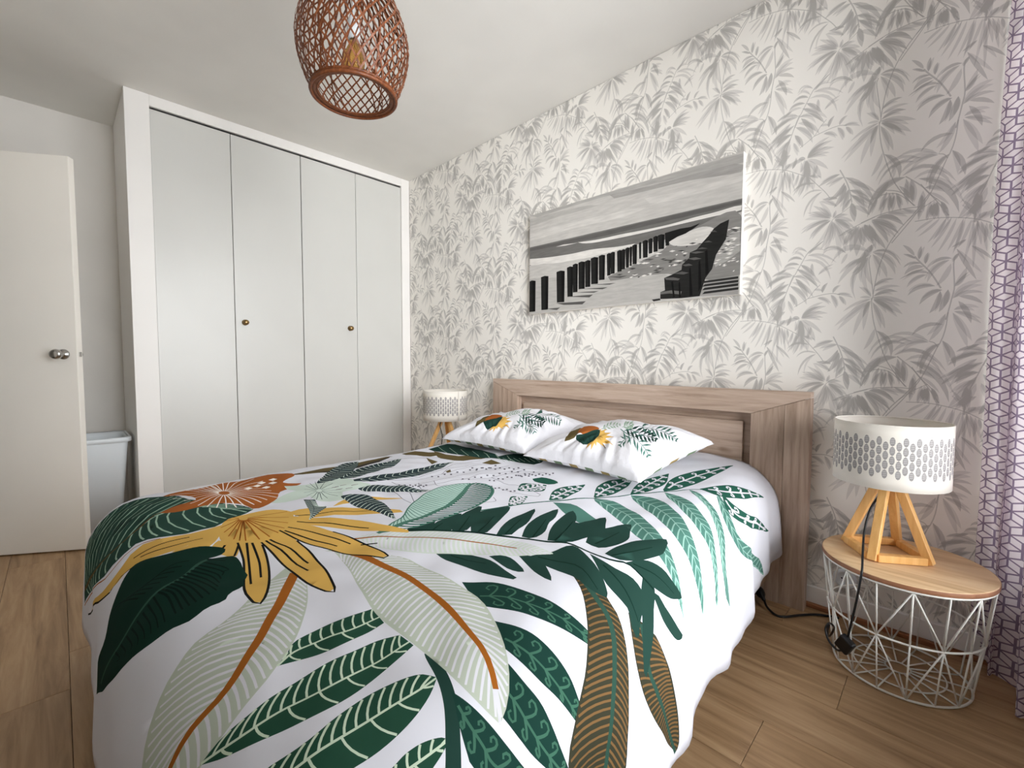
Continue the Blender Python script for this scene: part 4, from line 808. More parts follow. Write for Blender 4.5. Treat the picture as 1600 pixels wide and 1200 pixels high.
# pillow print in thousandths of the half side
PILLOW_PRINT = [
('P','teal',0,"239,-161;372,-358;506,-510;389,-329"),
('P','teal',0,"239,-161;308,-118;319,0;257,-53"),
('P','teal',0,"381,-241;541,-483;656,-607;553,-446"),
('P','teal',0,"381,-241;450,-179;460,-35;393,-101"),
('P','teal',0,"532,-342;645,-516;737,-605;662,-487"),
('P','teal',0,"532,-342;577,-236;581,-76;514,-149"),
('P','teal',0,"647,-411;715,-556;783,-648;737,-536"),
('P','teal',0,"647,-411;706,-340;735,-220;672,-284"),
('P','teal',0,"722,-425;786,-565;840,-634;796,-524"),
('P','teal',0,"722,-425;785,-386;805,-276;759,-342"),
('P','teal',0,"800,-456;825,-563;861,-633;840,-533"),
('P','teal',0,"800,-456;853,-458;885,-403;842,-419"),
('P','teal',0,"871,-510;874,-562;897,-594;893,-540"),
('P','teal',0,"871,-510;899,-516;916,-482;890,-480"),
('S','teal',8,4,"158,-121;559,-356;780,-441;898,-529"),
('P','tealdk',0,"519,-406;432,-337;364,-320;459,-400"),
('P','tealdk',0,"519,-406;543,-506;575,-582;576,-521"),
('P','tealdk',0,"490,-470;393,-396;314,-374;412,-445"),
('P','tealdk',0,"490,-470;498,-551;535,-641;531,-565"),
('P','tealdk',0,"472,-534;422,-540;389,-570;451,-579"),
('P','tealdk',0,"472,-534;517,-613;572,-669;535,-599"),
('P','tealdk',0,"490,-628;454,-617;442,-637;481,-653"),
('P','tealdk',0,"490,-628;505,-667;538,-693;524,-655"),
('S','tealdk',8,4,"536,-369;464,-493;493,-661"),
('P','green',0,"224,-53;333,-203;465,-328;339,-151"),
('P','green',0,"224,-53;267,7;235,157;203,79"),
('P','green',0,"312,-74;454,-268;595,-405;452,-204"),
('P','green',0,"312,-74;352,9;316,185;291,78"),
('P','green',0,"398,-92;542,-290;657,-386;549,-240"),
('P','green',0,"398,-92;436,2;395,194;372,76"),
('P','green',0,"478,-104;617,-295;713,-361;601,-209"),
('P','green',0,"478,-104;531,-36;464,192;443,74"),
('P','green',0,"547,-97;656,-241;745,-297;660,-188"),
('P','green',0,"547,-97;605,-53;553,138;505,77"),
('P','green',0,"621,-99;704,-213;774,-250;702,-150"),
('P','green',0,"621,-99;675,-71;613,114;568,71"),
('P','green',0,"695,-104;740,-172;790,-188;747,-123"),
('P','green',0,"695,-104;734,-80;666,86;627,62"),
('P','green',0,"765,-115;769,-150;799,-161;794,-126"),
('P','green',0,"765,-115;794,-117;725,35;695,37"),
('S','green',8,4,"169,-39;491,-105;726,-105;791,-121"),
('P','tealdk',0,"368,166;472,48;602,-70;470,94"),
('P','tealdk',0,"368,166;333,336;312,455;88,704"),
('P','tealdk',0,"427,199;544,69;698,-80;549,104"),
('P','tealdk',0,"427,199;359,438;375,505;388,354"),
('P','tealdk',0,"484,232;614,84;700,49;624,112"),
('P','tealdk',0,"484,232;409,492;426,568;438,417"),
('P','tealdk',0,"542,260;673,83;751,38;689,106"),
('P','tealdk',0,"542,260;559,382;501,593;445,548"),
('P','tealdk',0,"611,265;740,86;813,46;755,110"),
('P','tealdk',0,"611,265;627,378;534,653;591,417"),
('P','tealdk',0,"674,276;799,98;862,66;810,126"),
('P','tealdk',0,"674,276;693,370;650,546;661,402"),
('P','tealdk',0,"735,289;842,116;889,86;852,146"),
('P','tealdk',0,"735,289;773,331;767,431;733,385"),
('P','tealdk',0,"798,285;881,133;913,116;887,173"),
('P','tealdk',0,"798,285;829,308;838,360;809,334"),
('P','tealdk',0,"859,280;913,173;929,175;885,267"),
('P','tealdk',0,"859,280;878,290;878,325;858,316"),
('S','tealdk',8,4,"332,148;531,261;740,291;881,281"),
('P','sage',0,"-84,-242;-21,-284;10,-262;-53,-220"),
('P','sage',0,"-84,-242;-115,-154;-213,-17;-159,-136"),
('P','sage',0,"-82,-163;-6,-212;35,-195;-38,-148"),
('P','sage',0,"-82,-163;-127,-50;-278,167;-181,-19"),
('P','sage',0,"-78,-85;6,-149;56,-144;-23,-86"),
('P','sage',0,"-78,-85;-121,32;-294,291;-189,85"),
('P','sage',0,"-46,-41;33,-119;87,-132;16,-63"),
('P','sage',0,"-46,-41;-55,34;-160,210;-126,98"),
('P','sage',0,"-4,-9;56,-75;95,-79;39,-18"),
('P','sage',0,"-4,-9;-1,37;-71,154;-65,92"),
('P','sage',0,"38,21;74,-28;90,-17;55,32"),
('P','sage',0,"38,21;53,35;11,95;-4,81"),
('S','sage',8,4,"-84,-290;-77,-67;55,34"),
('P','sage',0,"153,-21;239,-84;289,-65;204,-3"),
('P','sage',0,"153,-21;125,90;-50,361;62,122"),
('P','sage',0,"165,33;262,-35;318,-15;225,50"),
('P','sage',0,"165,33;112,188;-2,379;36,240"),
('P','sage',0,"174,93;261,-13;331,-41;249,59"),
('P','sage',0,"174,93;179,174;-30,545;71,295"),
('P','sage',0,"219,98;263,23;301,16;258,90"),
('P','sage',0,"219,98;248,109;197,207;169,195"),
('S','sage',8,4,"144,-52;174,99;238,98"),
('P','ochre',0,"5,-592;9,-749;50,-886;92,-793"),
('P','ochre',0,"5,-592;70,-775;135,-879;125,-769"),
('P','ochre',0,"5,-592;98,-749;169,-795;130,-707"),
('P','ochre',0,"5,-592;121,-714;194,-709;123,-646"),
('P','ochre',0,"5,-592;171,-718;336,-783;173,-652"),
('P','ochre',0,"5,-592;161,-680;282,-673;144,-605"),
('P','ochre',0,"5,-592;208,-660;392,-666;185,-584"),
('P','ochre',0,"5,-592;178,-637;329,-623;142,-553"),
('P','ochre',0,"5,-592;160,-564;258,-444;92,-459"),
('P','ochre',0,"5,-592;116,-521;121,-314;17,-399"),
('P','ochre',0,"5,-592;33,-450;-21,-230;-52,-375"),
('P','ochre',0,"5,-592;2,-467;-94,-277;-84,-414"),
('P','ochre',1,"-98,-407;-22,-330;141,-471;202,-652;132,-728;2,-631"),
('P','olive',1,"-380,-825;-497,-603;-563,-323;-390,-357;-284,-594;-280,-745"),
('P','rustbig',1,"-321,-597;-464,-290;-344,-218;-133,-282;-98,-407;-117,-600"),
('P','green',1,"-275,-676;-190,-589;-158,-502;-103,-332;17,-485;96,-720;42,-777;-50,-841;-231,-737"),
('S','deep',6,4,"-154,-764;-83,-646;-78,-434"),
('S','deep',5,3,"-83,-646;37,-748"),
('S','deep',5,3,"-129,-713;-29,-805"),
]
# seaside print: grey value, smooth, outline in thousandths of the canvas
PICTURE_PRINT = [
(200,0,"0,1000;1000,1000;1000,675;0,669"),
(178,1,"0,1000;994,987;995,919;628,960;276,973;0,965"),
(168,1,"463,973;703,947;905,937;994,920;995,859;809,902;629,917;481,934"),
(184,1,"0,965;296,947;410,908;195,912;0,894"),
(210,1,"629,860;810,835;995,834;996,797;843,791;668,798"),
(212,1,"0,822;374,816;630,788;550,753;278,762;1,751"),
(118,0,"0,682;1000,673;1000,546;708,487;601,483;377,469;0,489"),
(100,0,"0,669;375,666;706,668;1000,662;1000,638;707,634;394,628;0,642"),
(232,1,"298,624;413,610;518,610;632,604;743,604;832,615;909,619;995,629;995,592;909,591;832,589;707,585;600,582;422,586;338,600"),
(220,0,"169,629;217,634;299,620;228,620"),
(228,1,"0,565;120,543;259,531;376,532;502,511;601,505;577,484;467,477;339,465;197,468;98,486;0,498"),
(200,0,"0,498;197,468;339,465;467,477;601,498;708,487;846,541;1000,582;1000,0;995,0;0,0"),
(188,0,"0,363;176,330;378,278;571,225;719,218;783,146;706,24;0,0"),
(140,1,"460,265;603,344;716,414;752,491;846,541;993,578;997,118;877,136;783,187;718,221;580,226;470,227"),
(215,1,"737,476;793,509;866,532;911,488;874,412;794,414;745,439"),
(170,0,"924,406;994,479;997,305;950,245;914,217;907,284"),
(95,0,"948,440;965,439;981,434;965,434"),
(225,0,"684,287;692,295;699,290;692,280"),
(60,0,"768,289;780,293;791,288;780,283"),
(240,0,"966,479;982,482;998,472;982,468"),
(75,0,"561,304;579,310;596,301;579,293"),
(225,0,"538,324;552,329;566,323;552,317"),
(225,0,"589,340;605,346;621,337;606,329"),
(225,0,"619,229;632,236;645,230;632,222"),
(95,0,"846,343;852,349;859,345;852,339"),
(95,0,"966,345;974,351;983,345;975,338"),
(75,0,"768,309;776,314;784,311;776,304"),
(95,0,"967,461;977,467;987,459;977,452"),
(240,0,"939,463;947,469;955,463;947,456"),
(60,0,"681,272;700,274;720,268;701,265"),
(60,0,"841,412;855,412;869,408;855,406"),
(225,0,"678,373;688,379;698,373;688,366"),
(235,0,"786,368;791,373;796,371;791,365"),
(60,0,"688,379;694,386;701,382;695,373"),
(225,0,"736,392;750,398;763,389;750,382"),
(225,0,"872,420;881,426;890,420;881,413"),
(225,0,"571,399;581,404;591,400;581,393"),
(235,0,"896,346;908,347;920,344;908,342"),
(95,0,"621,360;641,361;661,354;641,351"),
(225,0,"866,398;878,402;889,396;878,390"),
(60,0,"931,318;946,320;961,315;946,312"),
(225,0,"756,309;775,312;794,304;775,299"),
(75,0,"903,461;917,462;931,456;917,453"),
(235,0,"874,458;889,458;903,453;889,452"),
(95,0,"950,389;958,395;965,390;958,383"),
(240,0,"811,305;822,309;832,305;822,300"),
(75,0,"728,320;746,324;764,316;746,311"),
(240,0,"972,401;977,407;981,404;977,396"),
(225,0,"973,450;988,449;1000,444;988,444"),
(235,0,"564,230;574,236;584,233;574,225"),
(240,0,"875,357;880,363;886,359;880,351"),
(75,0,"789,299;802,304;814,298;802,291"),
(95,0,"892,377;907,378;922,372;907,370"),
(235,0,"744,279;759,285;774,277;759,271"),
(75,0,"733,306;743,314;753,307;743,298"),
(225,0,"949,375;966,377;982,369;966,365"),
(95,0,"635,357;656,361;676,351;656,345"),
(75,0,"700,341;713,345;726,339;713,334"),
(240,0,"677,390;693,394;709,386;693,381"),
(60,0,"518,391;530,398;541,392;530,383"),
(60,0,"867,309;876,313;886,309;876,304"),
(60,0,"929,337;945,340;961,332;945,328"),
(240,0,"923,420;938,421;953,415;938,413"),
(240,0,"867,395;883,398;898,390;883,385"),
(95,0,"935,430;948,435;962,426;949,420"),
(240,0,"917,420;931,425;945,416;932,410"),
(60,0,"706,330;725,331;745,325;725,323"),
(60,0,"735,282;747,285;760,281;747,277"),
(60,0,"973,451;983,453;992,450;983,447"),
(95,0,"966,462;980,466;993,457;980,452"),
(235,0,"537,325;557,327;578,321;558,317"),
(240,0,"624,331;641,335;658,328;641,323"),
(225,0,"656,295;663,300;670,298;663,291"),
(240,0,"839,303;846,311;852,305;846,296"),
(240,0,"558,350;570,355;583,350;570,343"),
(225,0,"515,384;523,393;531,387;523,377"),
(235,0,"556,276;563,284;569,280;563,271"),
(95,0,"749,324;758,330;767,325;758,317"),
(240,0,"941,379;953,383;964,377;953,371"),
(235,0,"735,276;740,282;746,280;741,273"),
(60,0,"767,384;786,385;804,378;786,376"),
(75,0,"602,222;608,229;615,226;608,218"),
(75,0,"802,405;807,411;812,408;807,400"),
(60,0,"913,372;928,373;942,368;928,365"),
(75,0,"791,339;799,345;807,340;799,332"),
(240,0,"763,354;768,360;772,358;768,350"),
(235,0,"640,408;661,412;681,401;661,396"),
(60,0,"827,283;833,289;840,286;834,279"),
(75,0,"654,310;672,310;690,306;672,304"),
(75,0,"673,244;690,248;707,241;690,235"),
(60,0,"961,471;974,471;988,465;975,464"),
(75,0,"942,358;954,360;966,356;954,353"),
(240,0,"646,241;658,243;670,241;658,237"),
(75,0,"792,306;802,310;813,306;803,302"),
(240,0,"617,332;631,339;644,331;631,323"),
(95,0,"815,424;829,429;843,420;829,414"),
(95,0,"453,288;471,290;489,286;471,282"),
(75,0,"671,259;685,265;699,258;685,251"),
(240,0,"790,357;801,361;812,356;801,350"),
(60,0,"896,396;910,399;924,392;910,388"),
(60,0,"502,268;518,272;535,267;519,262"),
(235,0,"948,473;958,475;967,472;958,468"),
(225,0,"653,231;660,240;667,234;660,224"),
(225,0,"576,248;591,255;607,248;591,240"),
(95,0,"759,422;765,426;770,425;765,419"),
(95,0,"707,256;713,262;719,260;713,252"),
(75,0,"576,253;590,256;604,253;590,249"),
(240,0,"950,364;956,372;963,366;957,357"),
(240,0,"838,445;843,451;849,448;844,441"),
(235,0,"912,265;924,269;936,268;924,260"),
(235,0,"949,305;962,308;974,306;962,299"),
(235,0,"968,402;979,405;990,403;979,397"),
(235,0,"969,259;977,264;985,264;977,255"),
(235,0,"959,407;972,410;985,407;973,401"),
(235,0,"945,272;956,276;967,275;956,267"),
(235,0,"943,345;950,351;956,351;950,342"),
(235,0,"911,429;925,432;938,429;925,423"),
(235,0,"983,234;990,239;996,239;990,230"),
(235,0,"937,216;946,221;955,221;946,212"),
(235,0,"939,224;945,230;952,230;945,221"),
(235,0,"908,332;921,335;935,333;921,326"),
(235,0,"978,352;990,355;1000,354;990,347"),
(235,0,"917,261;922,268;927,269;922,259"),
(235,0,"926,227;931,233;936,235;931,224"),
(235,0,"939,335;953,338;968,336;954,329"),
(235,0,"959,343;973,346;986,343;973,337"),
(235,0,"956,376;962,382;969,382;962,373"),
(235,0,"974,168;978,175;982,176;978,166"),
(235,0,"946,369;957,373;968,371;957,364"),
(235,0,"904,244;914,249;924,249;914,240"),
(235,0,"952,295;963,299;974,298;963,290"),
(235,0,"970,392;977,397;984,396;977,388"),
(235,0,"918,313;929,317;939,316;929,308"),
(235,0,"943,221;946,228;950,229;946,219"),
(235,0,"920,394;925,400;929,401;925,391"),
(235,0,"954,243;961,249;969,249;962,240"),
(235,0,"958,324;968,328;978,327;968,319"),
(235,0,"911,344;916,351;920,352;916,342"),
(235,0,"960,247;973,250;986,249;973,242"),
(38,0,"0,335;15,343;41,333;40,23;0,23"),
(24,0,"20,337;41,333;40,23;23,22"),
(38,0,"76,360;100,367;124,358;123,30;80,30"),
(24,0,"105,361;124,358;123,30;107,29"),
(38,0,"174,385;199,392;224,381;223,86;178,88"),
(24,0,"204,385;224,381;223,86;207,86"),
(38,0,"237,408;255,416;272,407;272,131;241,130"),
(24,0,"258,410;272,407;272,131;260,130"),
(38,0,"270,425;285,433;300,425;299,166;273,165"),
(24,0,"288,427;300,425;299,166;290,165"),
(38,0,"302,435;320,442;339,433;339,188;305,189"),
(24,0,"324,436;339,433;339,188;326,188"),
(38,0,"339,436;354,444;369,436;369,199;342,199"),
(24,0,"357,438;369,436;369,199;359,198"),
(38,0,"370,453;390,460;410,450;410,216;374,219"),
(24,0,"394,453;410,450;410,216;397,216"),
(38,0,"412,460;428,467;445,459;444,244;415,245"),
(24,0,"432,462;445,459;444,244;434,243"),
(38,0,"453,462;463,471;473,465;473,275;457,273"),
(24,0,"465,466;473,465;473,275;467,274"),
(38,0,"471,467;482,475;494,469;494,285;474,284"),
(24,0,"485,470;494,469;494,285;487,284"),
(38,0,"504,471;516,479;528,472;528,294;507,293"),
(24,0,"518,474;528,472;528,294;520,293"),
(38,0,"524,472;534,480;544,474;544,308;528,307"),
(24,0,"536,475;544,474;544,308;538,307"),
(38,0,"544,480;553,488;563,482;562,318;548,316"),
(24,0,"555,483;563,482;562,318;557,317"),
(38,0,"563,481;569,490;576,485;575,329;566,326"),
(24,0,"570,485;576,485;575,329;572,327"),
(38,0,"576,495;587,503;598,496;598,337;579,337"),
(24,0,"589,498;598,496;598,337;591,336"),
(38,0,"606,502;611,511;617,506;617,375;609,372"),
(24,0,"613,507;617,506;617,375;614,373"),
(38,0,"623,513;635,520;646,513;646,375;626,376"),
(24,0,"637,515;646,513;646,375;639,375"),
(38,0,"648,518;657,526;666,520;666,402;651,401"),
(24,0,"659,521;666,520;666,402;661,401"),
(38,0,"669,528;679,536;689,529;689,408;672,408"),
(24,0,"681,531;689,529;689,408;683,407"),
(38,0,"689,535;703,540;717,532;716,420;692,423"),
(24,0,"706,535;717,532;716,420;708,420"),
(38,0,"719,537;728,544;737,538;736,440;722,440"),
(24,0,"730,540;737,538;736,440;731,440"),
(34,0,"718,543;779,553;820,549;856,563;833,533;800,506;769,494;738,469;720,468"),
(90,0,"172,82;346,71;327,45;220,58"),
(90,0,"112,37;199,37;178,16"),
(90,0,"241,133;385,124;365,102"),
(90,0,"281,165;416,149;388,139"),
(90,0,"321,189;461,172;434,161"),
(90,0,"378,214;500,201;470,193"),
(90,0,"460,263;555,250;521,238"),
(42,0,"719,187;755,208;788,233;790,272;817,315;819,355;845,370;866,415;887,456;905,501;928,529;958,545;949,409;916,307;903,207;880,146;860,14;785,12;704,22;704,78;723,88"),
(110,0,"704,78;749,82;791,65;788,42;742,59;705,59"),
(100,0,"720,187;755,183;783,165;776,153;726,171"),
(92,0,"758,210;790,219;817,202;797,194"),
(96,0,"790,269;816,272;831,255;803,255"),
(96,0,"809,312;842,312;864,295;836,293"),
(96,0,"819,355;848,355;875,341;842,339"),
(90,0,"845,370;864,379;886,363"),
(90,0,"867,414;888,420;902,404"),
(80,0,"891,481;908,489;918,472"),
(24,0,"755,153;764,27;757,25;748,148"),
(22,0,"783,146;788,22;781,21;778,134"),
(24,0,"823,244;833,27;822,22;818,232"),
(24,0,"859,286;866,86;855,49;853,275"),
(26,0,"884,356;891,185;880,162;876,346"),
(165,0,"877,125;997,138;995,0;860,14"),
(50,0,"877,125;994,129;994,112;868,109"),
(50,0,"878,99;995,104;994,86;868,83"),
(50,0,"878,73;995,79;994,61;868,56"),
(50,0,"878,44;996,51;995,34;869,27"),
(50,0,"668,24;702,28;706,13;676,8"),
]
def rd(s, k=1000.0):
    return np.array([[float(v) for v in q.split(',')] for q in s.split(';')])/k
PAL = {'olive': (112, 98, 62), 'dark': (72, 66, 58), 'green': (40, 70, 62), 'darkgreen': (20, 48, 40), 'sage': (150, 172, 154), 'line': (110, 108, 120),
       'sagebg': (176, 184, 170), 'sagem': (196, 206, 196), 'white': (208, 208, 215), 'rust': (176, 104, 38), 'rustbig': (182, 106, 52), 'stripe': (44, 84, 66),
       'stripeln': (192, 208, 186), 'curl': (32, 66, 58), 'curlln': (72, 118, 98), 'brown': (62, 62, 48), 'brownln': (128, 98, 62), 'brownrib': (52, 84, 72),
       'teal': (88, 136, 124), 'tealdk': (70, 116, 102), 'tealln': (134, 172, 160), 'scgreen': (44, 98, 82), 'ban': (168, 198, 188), 'bandk': (62, 112, 98),
       'banrib': (86, 132, 116), 'ochre': (204, 164, 86), 'black': (30, 30, 28), 'corner': (50, 82, 72), 'cornerln': (150, 180, 160), 'cornerrib': (104, 88, 58),
       'deep': (22, 54, 44), 'deeprib': (56, 92, 78), 'deepvein': (11, 32, 27), 'cream': (236, 228, 220), 'sagelt': (190, 204, 194), 'slate': (54, 70, 74), 'mauve': (130, 110, 116)}
PALL = {k: tuple(v*(.97 if sum(c) > 420 else .68) for v in lin(c)) for k, c in PAL.items()}

def leaf_print(style, l, r, m, out):
    n = 26
    l, r, m = crv(l, n), crv(r, n), crv(m, n)
    body = np.vstack([l, r[::-1]])
    ml = np.linalg.norm(np.diff(m, axis=0), axis=1).sum()
    pc = lambda pitch: max(3, int(ml/pitch))
    def at(c, t):
        t = np.clip(t, 0, 1)*(n-1)
        i = np.arange(n)
        return np.array([np.interp(t, i, c[:, 0]), np.interp(t, i, c[:, 1])])
    def veins(edge, nv, col, w, adv=.08, t0=.02, t1=.97, a=.04, b=.93, w1=None, bow=.10):
        for k in range(nv):
            t = t0+(t1-t0)*(k+.5)/nv
            p0, p1 = at(m, t), at(edge, t+adv)
            p, q = p0+(p1-p0)*a, p0+(p1-p0)*b
            f = (at(m, t+.03)-at(m, t-.03)); f = f/(np.linalg.norm(f)+1e-9)*np.linalg.norm(q-p)
            c = (p+q)/2 - f*bow
            u = np.linspace(0, 1, 5)[:, None]
            out.append((stroke(p*(1-u)**2+2*c*u*(1-u)+q*u*u, w, w1 or w), PALL[col]))
    def rib(col, w0, w1, t1=1.0):
        k = max(3, int(n*t1))
        out.append((stroke(m[:k], w0, w1), PALL[col]))
    def hooks(col, w, nh, size, t0=.08, t1=.9):
        i0, i1 = int(t0*n), int(t1*n)
        out.append((stroke(m[i0:i1], w, w*.7), PALL[col]))
        for k in range(nh):
            t = t0+(t1-t0)*(k+.5)/nh
            for e in (l, r):
                p0, p1 = at(m, t), at(e, t+.04)
                d = p1-p0; f = (at(m, t+.04)-at(m, t-.04)); f = f/(np.linalg.norm(f)+1e-9)*np.linalg.norm(d)
                pts = [p0, p0+d*.35+f*.22, p0+d*.66+f*.30, p0+d*.78+f*.02, p0+d*.60-f*.14, p0+d*.45+f*.0]
                pts = [p0+(np.array(q)-p0)*size for q in pts]
                out.append((stroke(crv(pts, 9), w, w*.8), PALL[col]))
    if style == 'sagebig':
        out.append((body, PALL['sagebg'])); veins(l, pc(.0148), 'white', .0052, .10, w1=.0034); veins(r, pc(.0155), 'white', .0052, .08, w1=.0034); rib('rust', .021, .009, .96 if len(m) else 1)
    elif style == 'sagemid':
        out.append((body, PALL['sagem'])); veins(l, pc(.012), 'white', .0045, .03); veins(r, pc(.012), 'white', .005, .03); rib('rust', .006, .005, .88)
    elif style == 'stripe':
        out.append((body, PALL['stripe'])); veins(l, pc(.0165), 'stripeln', .0032, .09, b=.97, bow=.18); veins(r, pc(.042), 'stripeln', .0032, .05, b=.97, bow=.22); rib('stripeln', .0036, .003)
    elif style == 'curl':
        out.append((body, PALL['curl'])); hooks('curlln', .0042, 6, 1.0)
    elif style == 'brown':
        out.append((body, PALL['brown'])); veins(l, pc(.0118), 'brownln', .0036, .015); veins(r, pc(.0118), 'brownln', .0036, .03); rib('brownrib', .014, .008)
    elif style == 'teal':
        out.append((body, PALL['teal'])); veins(l, 16, 'tealln', .004, .06, b=.96); veins(r, 16, 'tealln', .004, .06, b=.96); rib('tealln', .004, .002)
    elif style == 'scroll':
        out.append((body, PALL['scgreen'])); hooks('white', .008, 5, .95)
    elif style == 'banana':
        out.append((body, PALL['ban'])); out.append((np.vstack([m, r[::-1]]), PALL['bandk']))
        veins(l, 34, 'bandk', .0022, .05); veins(r, 30, 'white', .007, .05, a=.1, b=.92, w1=.004); rib('banrib', .016, .014)
        out.append((stroke(l, .005, .005), PALL['banrib'])); out.append((stroke(r, .005, .005), PALL['banrib']))
    elif style == 'corner':
        out.append((body, PALL['corner'])); veins(l, 26, 'cornerln', .0045, .16, b=.96, bow=.15); veins(r, 20, 'cornerln', .0045, .07, b=.93, bow=.2); rib('cornerrib', .012, .006, .75)
    elif style == 'slateleaf':
        out.append((body, PALL['slate'])); veins(l, 15, 'sagelt', .0032, .06, b=.96); veins(r, 15, 'sagelt', .0032, .06, b=.96)

def draw(data, k=1000.0, wk=1000.0):
    out = []
    for d in data:
        if d[0] == 'P':
            p = rd(d[3], k)
            if d[2]:
                q = np.vstack([p, p[:1]])
                p = crv(q, 3*len(p))[:-1]
            out.append((p, PALL[d[1]]))
        elif d[0] == 'S':
            p = rd(d[4], k)
            p = crv(p, max(4, 4*len(p)-3)) if len(p) > 2 else resample(p, 3)
            out.append((stroke(p, d[2]/wk, d[3]/wk), PALL[d[1]]))
        else:
            leaf_print(d[1], rd(d[2], k), rd(d[3], k), rd(d[4], k), out)
    return [o[0] for o in out], [o[1] for o in out]

def clip_all(polys, cols, x0, x1, y0, y1):
    P_, C_ = [], []
    for p, c in zip(polys, cols):
        q = clip_rect(np.asarray(p, float), x0, x1, y0, y1)
        if q is not None: P_.append(q); C_.append(c)
    return P_, C_
def duvet_print():
    return clip_all(*draw(DUVET_PRINT), -DS, DS, 0, DT)
def pillow_print():
    return clip_all(*draw(PILLOW_PRINT, 1000.0, 400.0), -1, 1, -1, 1)

def clip_rect(p, x0, x1, y0, y1):
    for ax, lim, sg in ((0, x0, 1), (0, x1, -1), (1, y0, 1), (1, y1, -1)):
        out = []
        n = len(p)
        if n == 0: return None
        for i in range(n):
            a, b = p[i], p[(i+1) % n]
            da, db = sg*(a[ax]-lim), sg*(b[ax]-lim)
            if da >= 0: out.append(a)
            if (da >= 0) != (db >= 0):
                out.append(a+(b-a)*da/(da-db))
        p = np.array(out)
    return p if len(p) > 2 else None

# ------------------------------------------------------------------ materials
MW = paint('white_wall_paint', (232, 229, 224), .7, .10)
MCEIL = paint('ceiling_paint', (230, 228, 223), .8, .12)
MCLO = paint('closet_gloss_paint', (210, 210, 206), .30, .03, .015, .45)
MFRAME = paint('white_trim_paint', (240, 238, 235), .4, .03, .01)
MDOOR = paint('door_paint', (247, 243, 235), .45, .03, .015)
MWHITEP = new_mat('white_plastic', (228, 234, 238), .45, .4)
noise_bump(MWHITEP, 30, .03, .002)
MBLACK = new_mat('black_plastic', (18, 18, 20), .4, .4); noise_bump(MBLACK, 200, .04)
MDARK = new_mat('shadow_gap_black', (12, 11, 11), .9, .1); noise_bump(MDARK, 50, .02)
MCHROME = new_mat('brushed_steel', (190, 188, 184), .25, .5, 1.0); noise_bump(MCHROME, 300, .02)
MBRASS = new_mat('aged_brass', (150, 125, 85), .28, .5, 1.0); noise_bump(MBRASS, 120, .05)
MWIRE = new_mat('cream_wire_lacquer', (232, 232, 226), .4, .4); noise_bump(MWIRE, 200, .03)
MPINE = wood('light_pine', (214, 160, 92), (228, 178, 110), (238, 194, 130), 2, 16, 2.5, .45, varv=.06)
MTABLE = wood('oak_table_veneer', (196, 160, 118), (222, 190, 148), (234, 208, 170), 0, 9, 3.0, .45, varv=.05)
MTEDGE = wood('table_edge_brown', (130, 88, 62), (150, 104, 76), (165, 118, 88), 0, 10, 3, .5, varv=.04)
MHB = wood('headboard_oak_x', (156, 134, 117), (186, 164, 147), (204, 184, 168), 0, 15, 3.2, .5, knots=True, varv=.08)
MHBZ = wood('headboard_oak_z', (146, 124, 107), (178, 156, 139), (198, 177, 160), 2, 15, 3.2, .5, knots=True, varv=.16)
MPLANK = wood('laminate_plank', (136, 106, 75), (172, 140, 104), (196, 165, 128), 0, 13, 2.0, .42, knots=True, varv=.10, bump=.08)
MSKIRT = wood('skirting_wood', (120, 76, 48), (150, 98, 64), (166, 112, 76), 0, 12, 3, .5, varv=.05)
MRATTAN = wood('rattan', (84, 42, 20), (108, 58, 29), (136, 80, 44), 2, 3, 30, .45, varv=.35)
MSHEET = new_mat('white_mattress', (235, 235, 240), .85, .1); noise_bump(MSHEET, 300, .08)

# ------------------------------------------------------------------ setting
floor_o = box('floor', LEFT_X-.1, RIGHT_X+.1, FRONT_Y-1.2, WALL_Y+.1, -.12, -.011, MDARK)
tag(floor_o, kind='structure')
pw, pl = .192, 1.285
protos = {}
row = 0
y = WALL_Y+.02 - pw
offs = [0.35, 0.95, 0.12, 0.74, 0.5, 1.1, 0.27]
row_edges = []
yy = 2.105
while yy > FRONT_Y:
    y1 = yy; y0 = max(yy-pw, FRONT_Y)
    row_edges.append((y0, y1)); yy -= pw
for ri, (y0, y1) in enumerate(row_edges):
    x = -.332 - pl if ri == 4 else LEFT_X - offs[ri % 7]
    if ri == 4:
        while x > LEFT_X: x -= pl
    while x < RIGHT_X:
        xa, xb = max(x, LEFT_X), min(x+pl, RIGHT_X)
        if xb-xa > .02:
            key = (round(xb-xa, 3), round(y1-y0, 3))
            if key in protos:
                o = protos[key].copy(); COL.objects.link(o)
            else:
                bm = bmesh.new(); w, h = (xb-xa)/2-.0006, (y1-y0)/2-.0006
                add_box(bm, -w, w, -h, h, -.0055, .0055, .0008, 1)
                o = bm_obj('plank', bm, MPLANK); protos[key] = o
            o.location = ((xa+xb)/2, (y0+y1)/2, -.0055)
            o.parent = floor_o
            o.matrix_parent_inverse = Matrix.Translation(-Vector(floor_o.location))
        x += pl

ceil_o = box('ceiling', LEFT_X-.1, RIGHT_X+.1, FRONT_Y-1.2, WALL_Y+.1, CEIL, CEIL+.1, MCEIL); tag(ceil_o, kind='structure')
wl = box('wall_left', LEFT_X-.1, LEFT_X, FRONT_Y-1.2, WALL_Y+.1, 0, CEIL, MW); tag(wl, kind='structure')

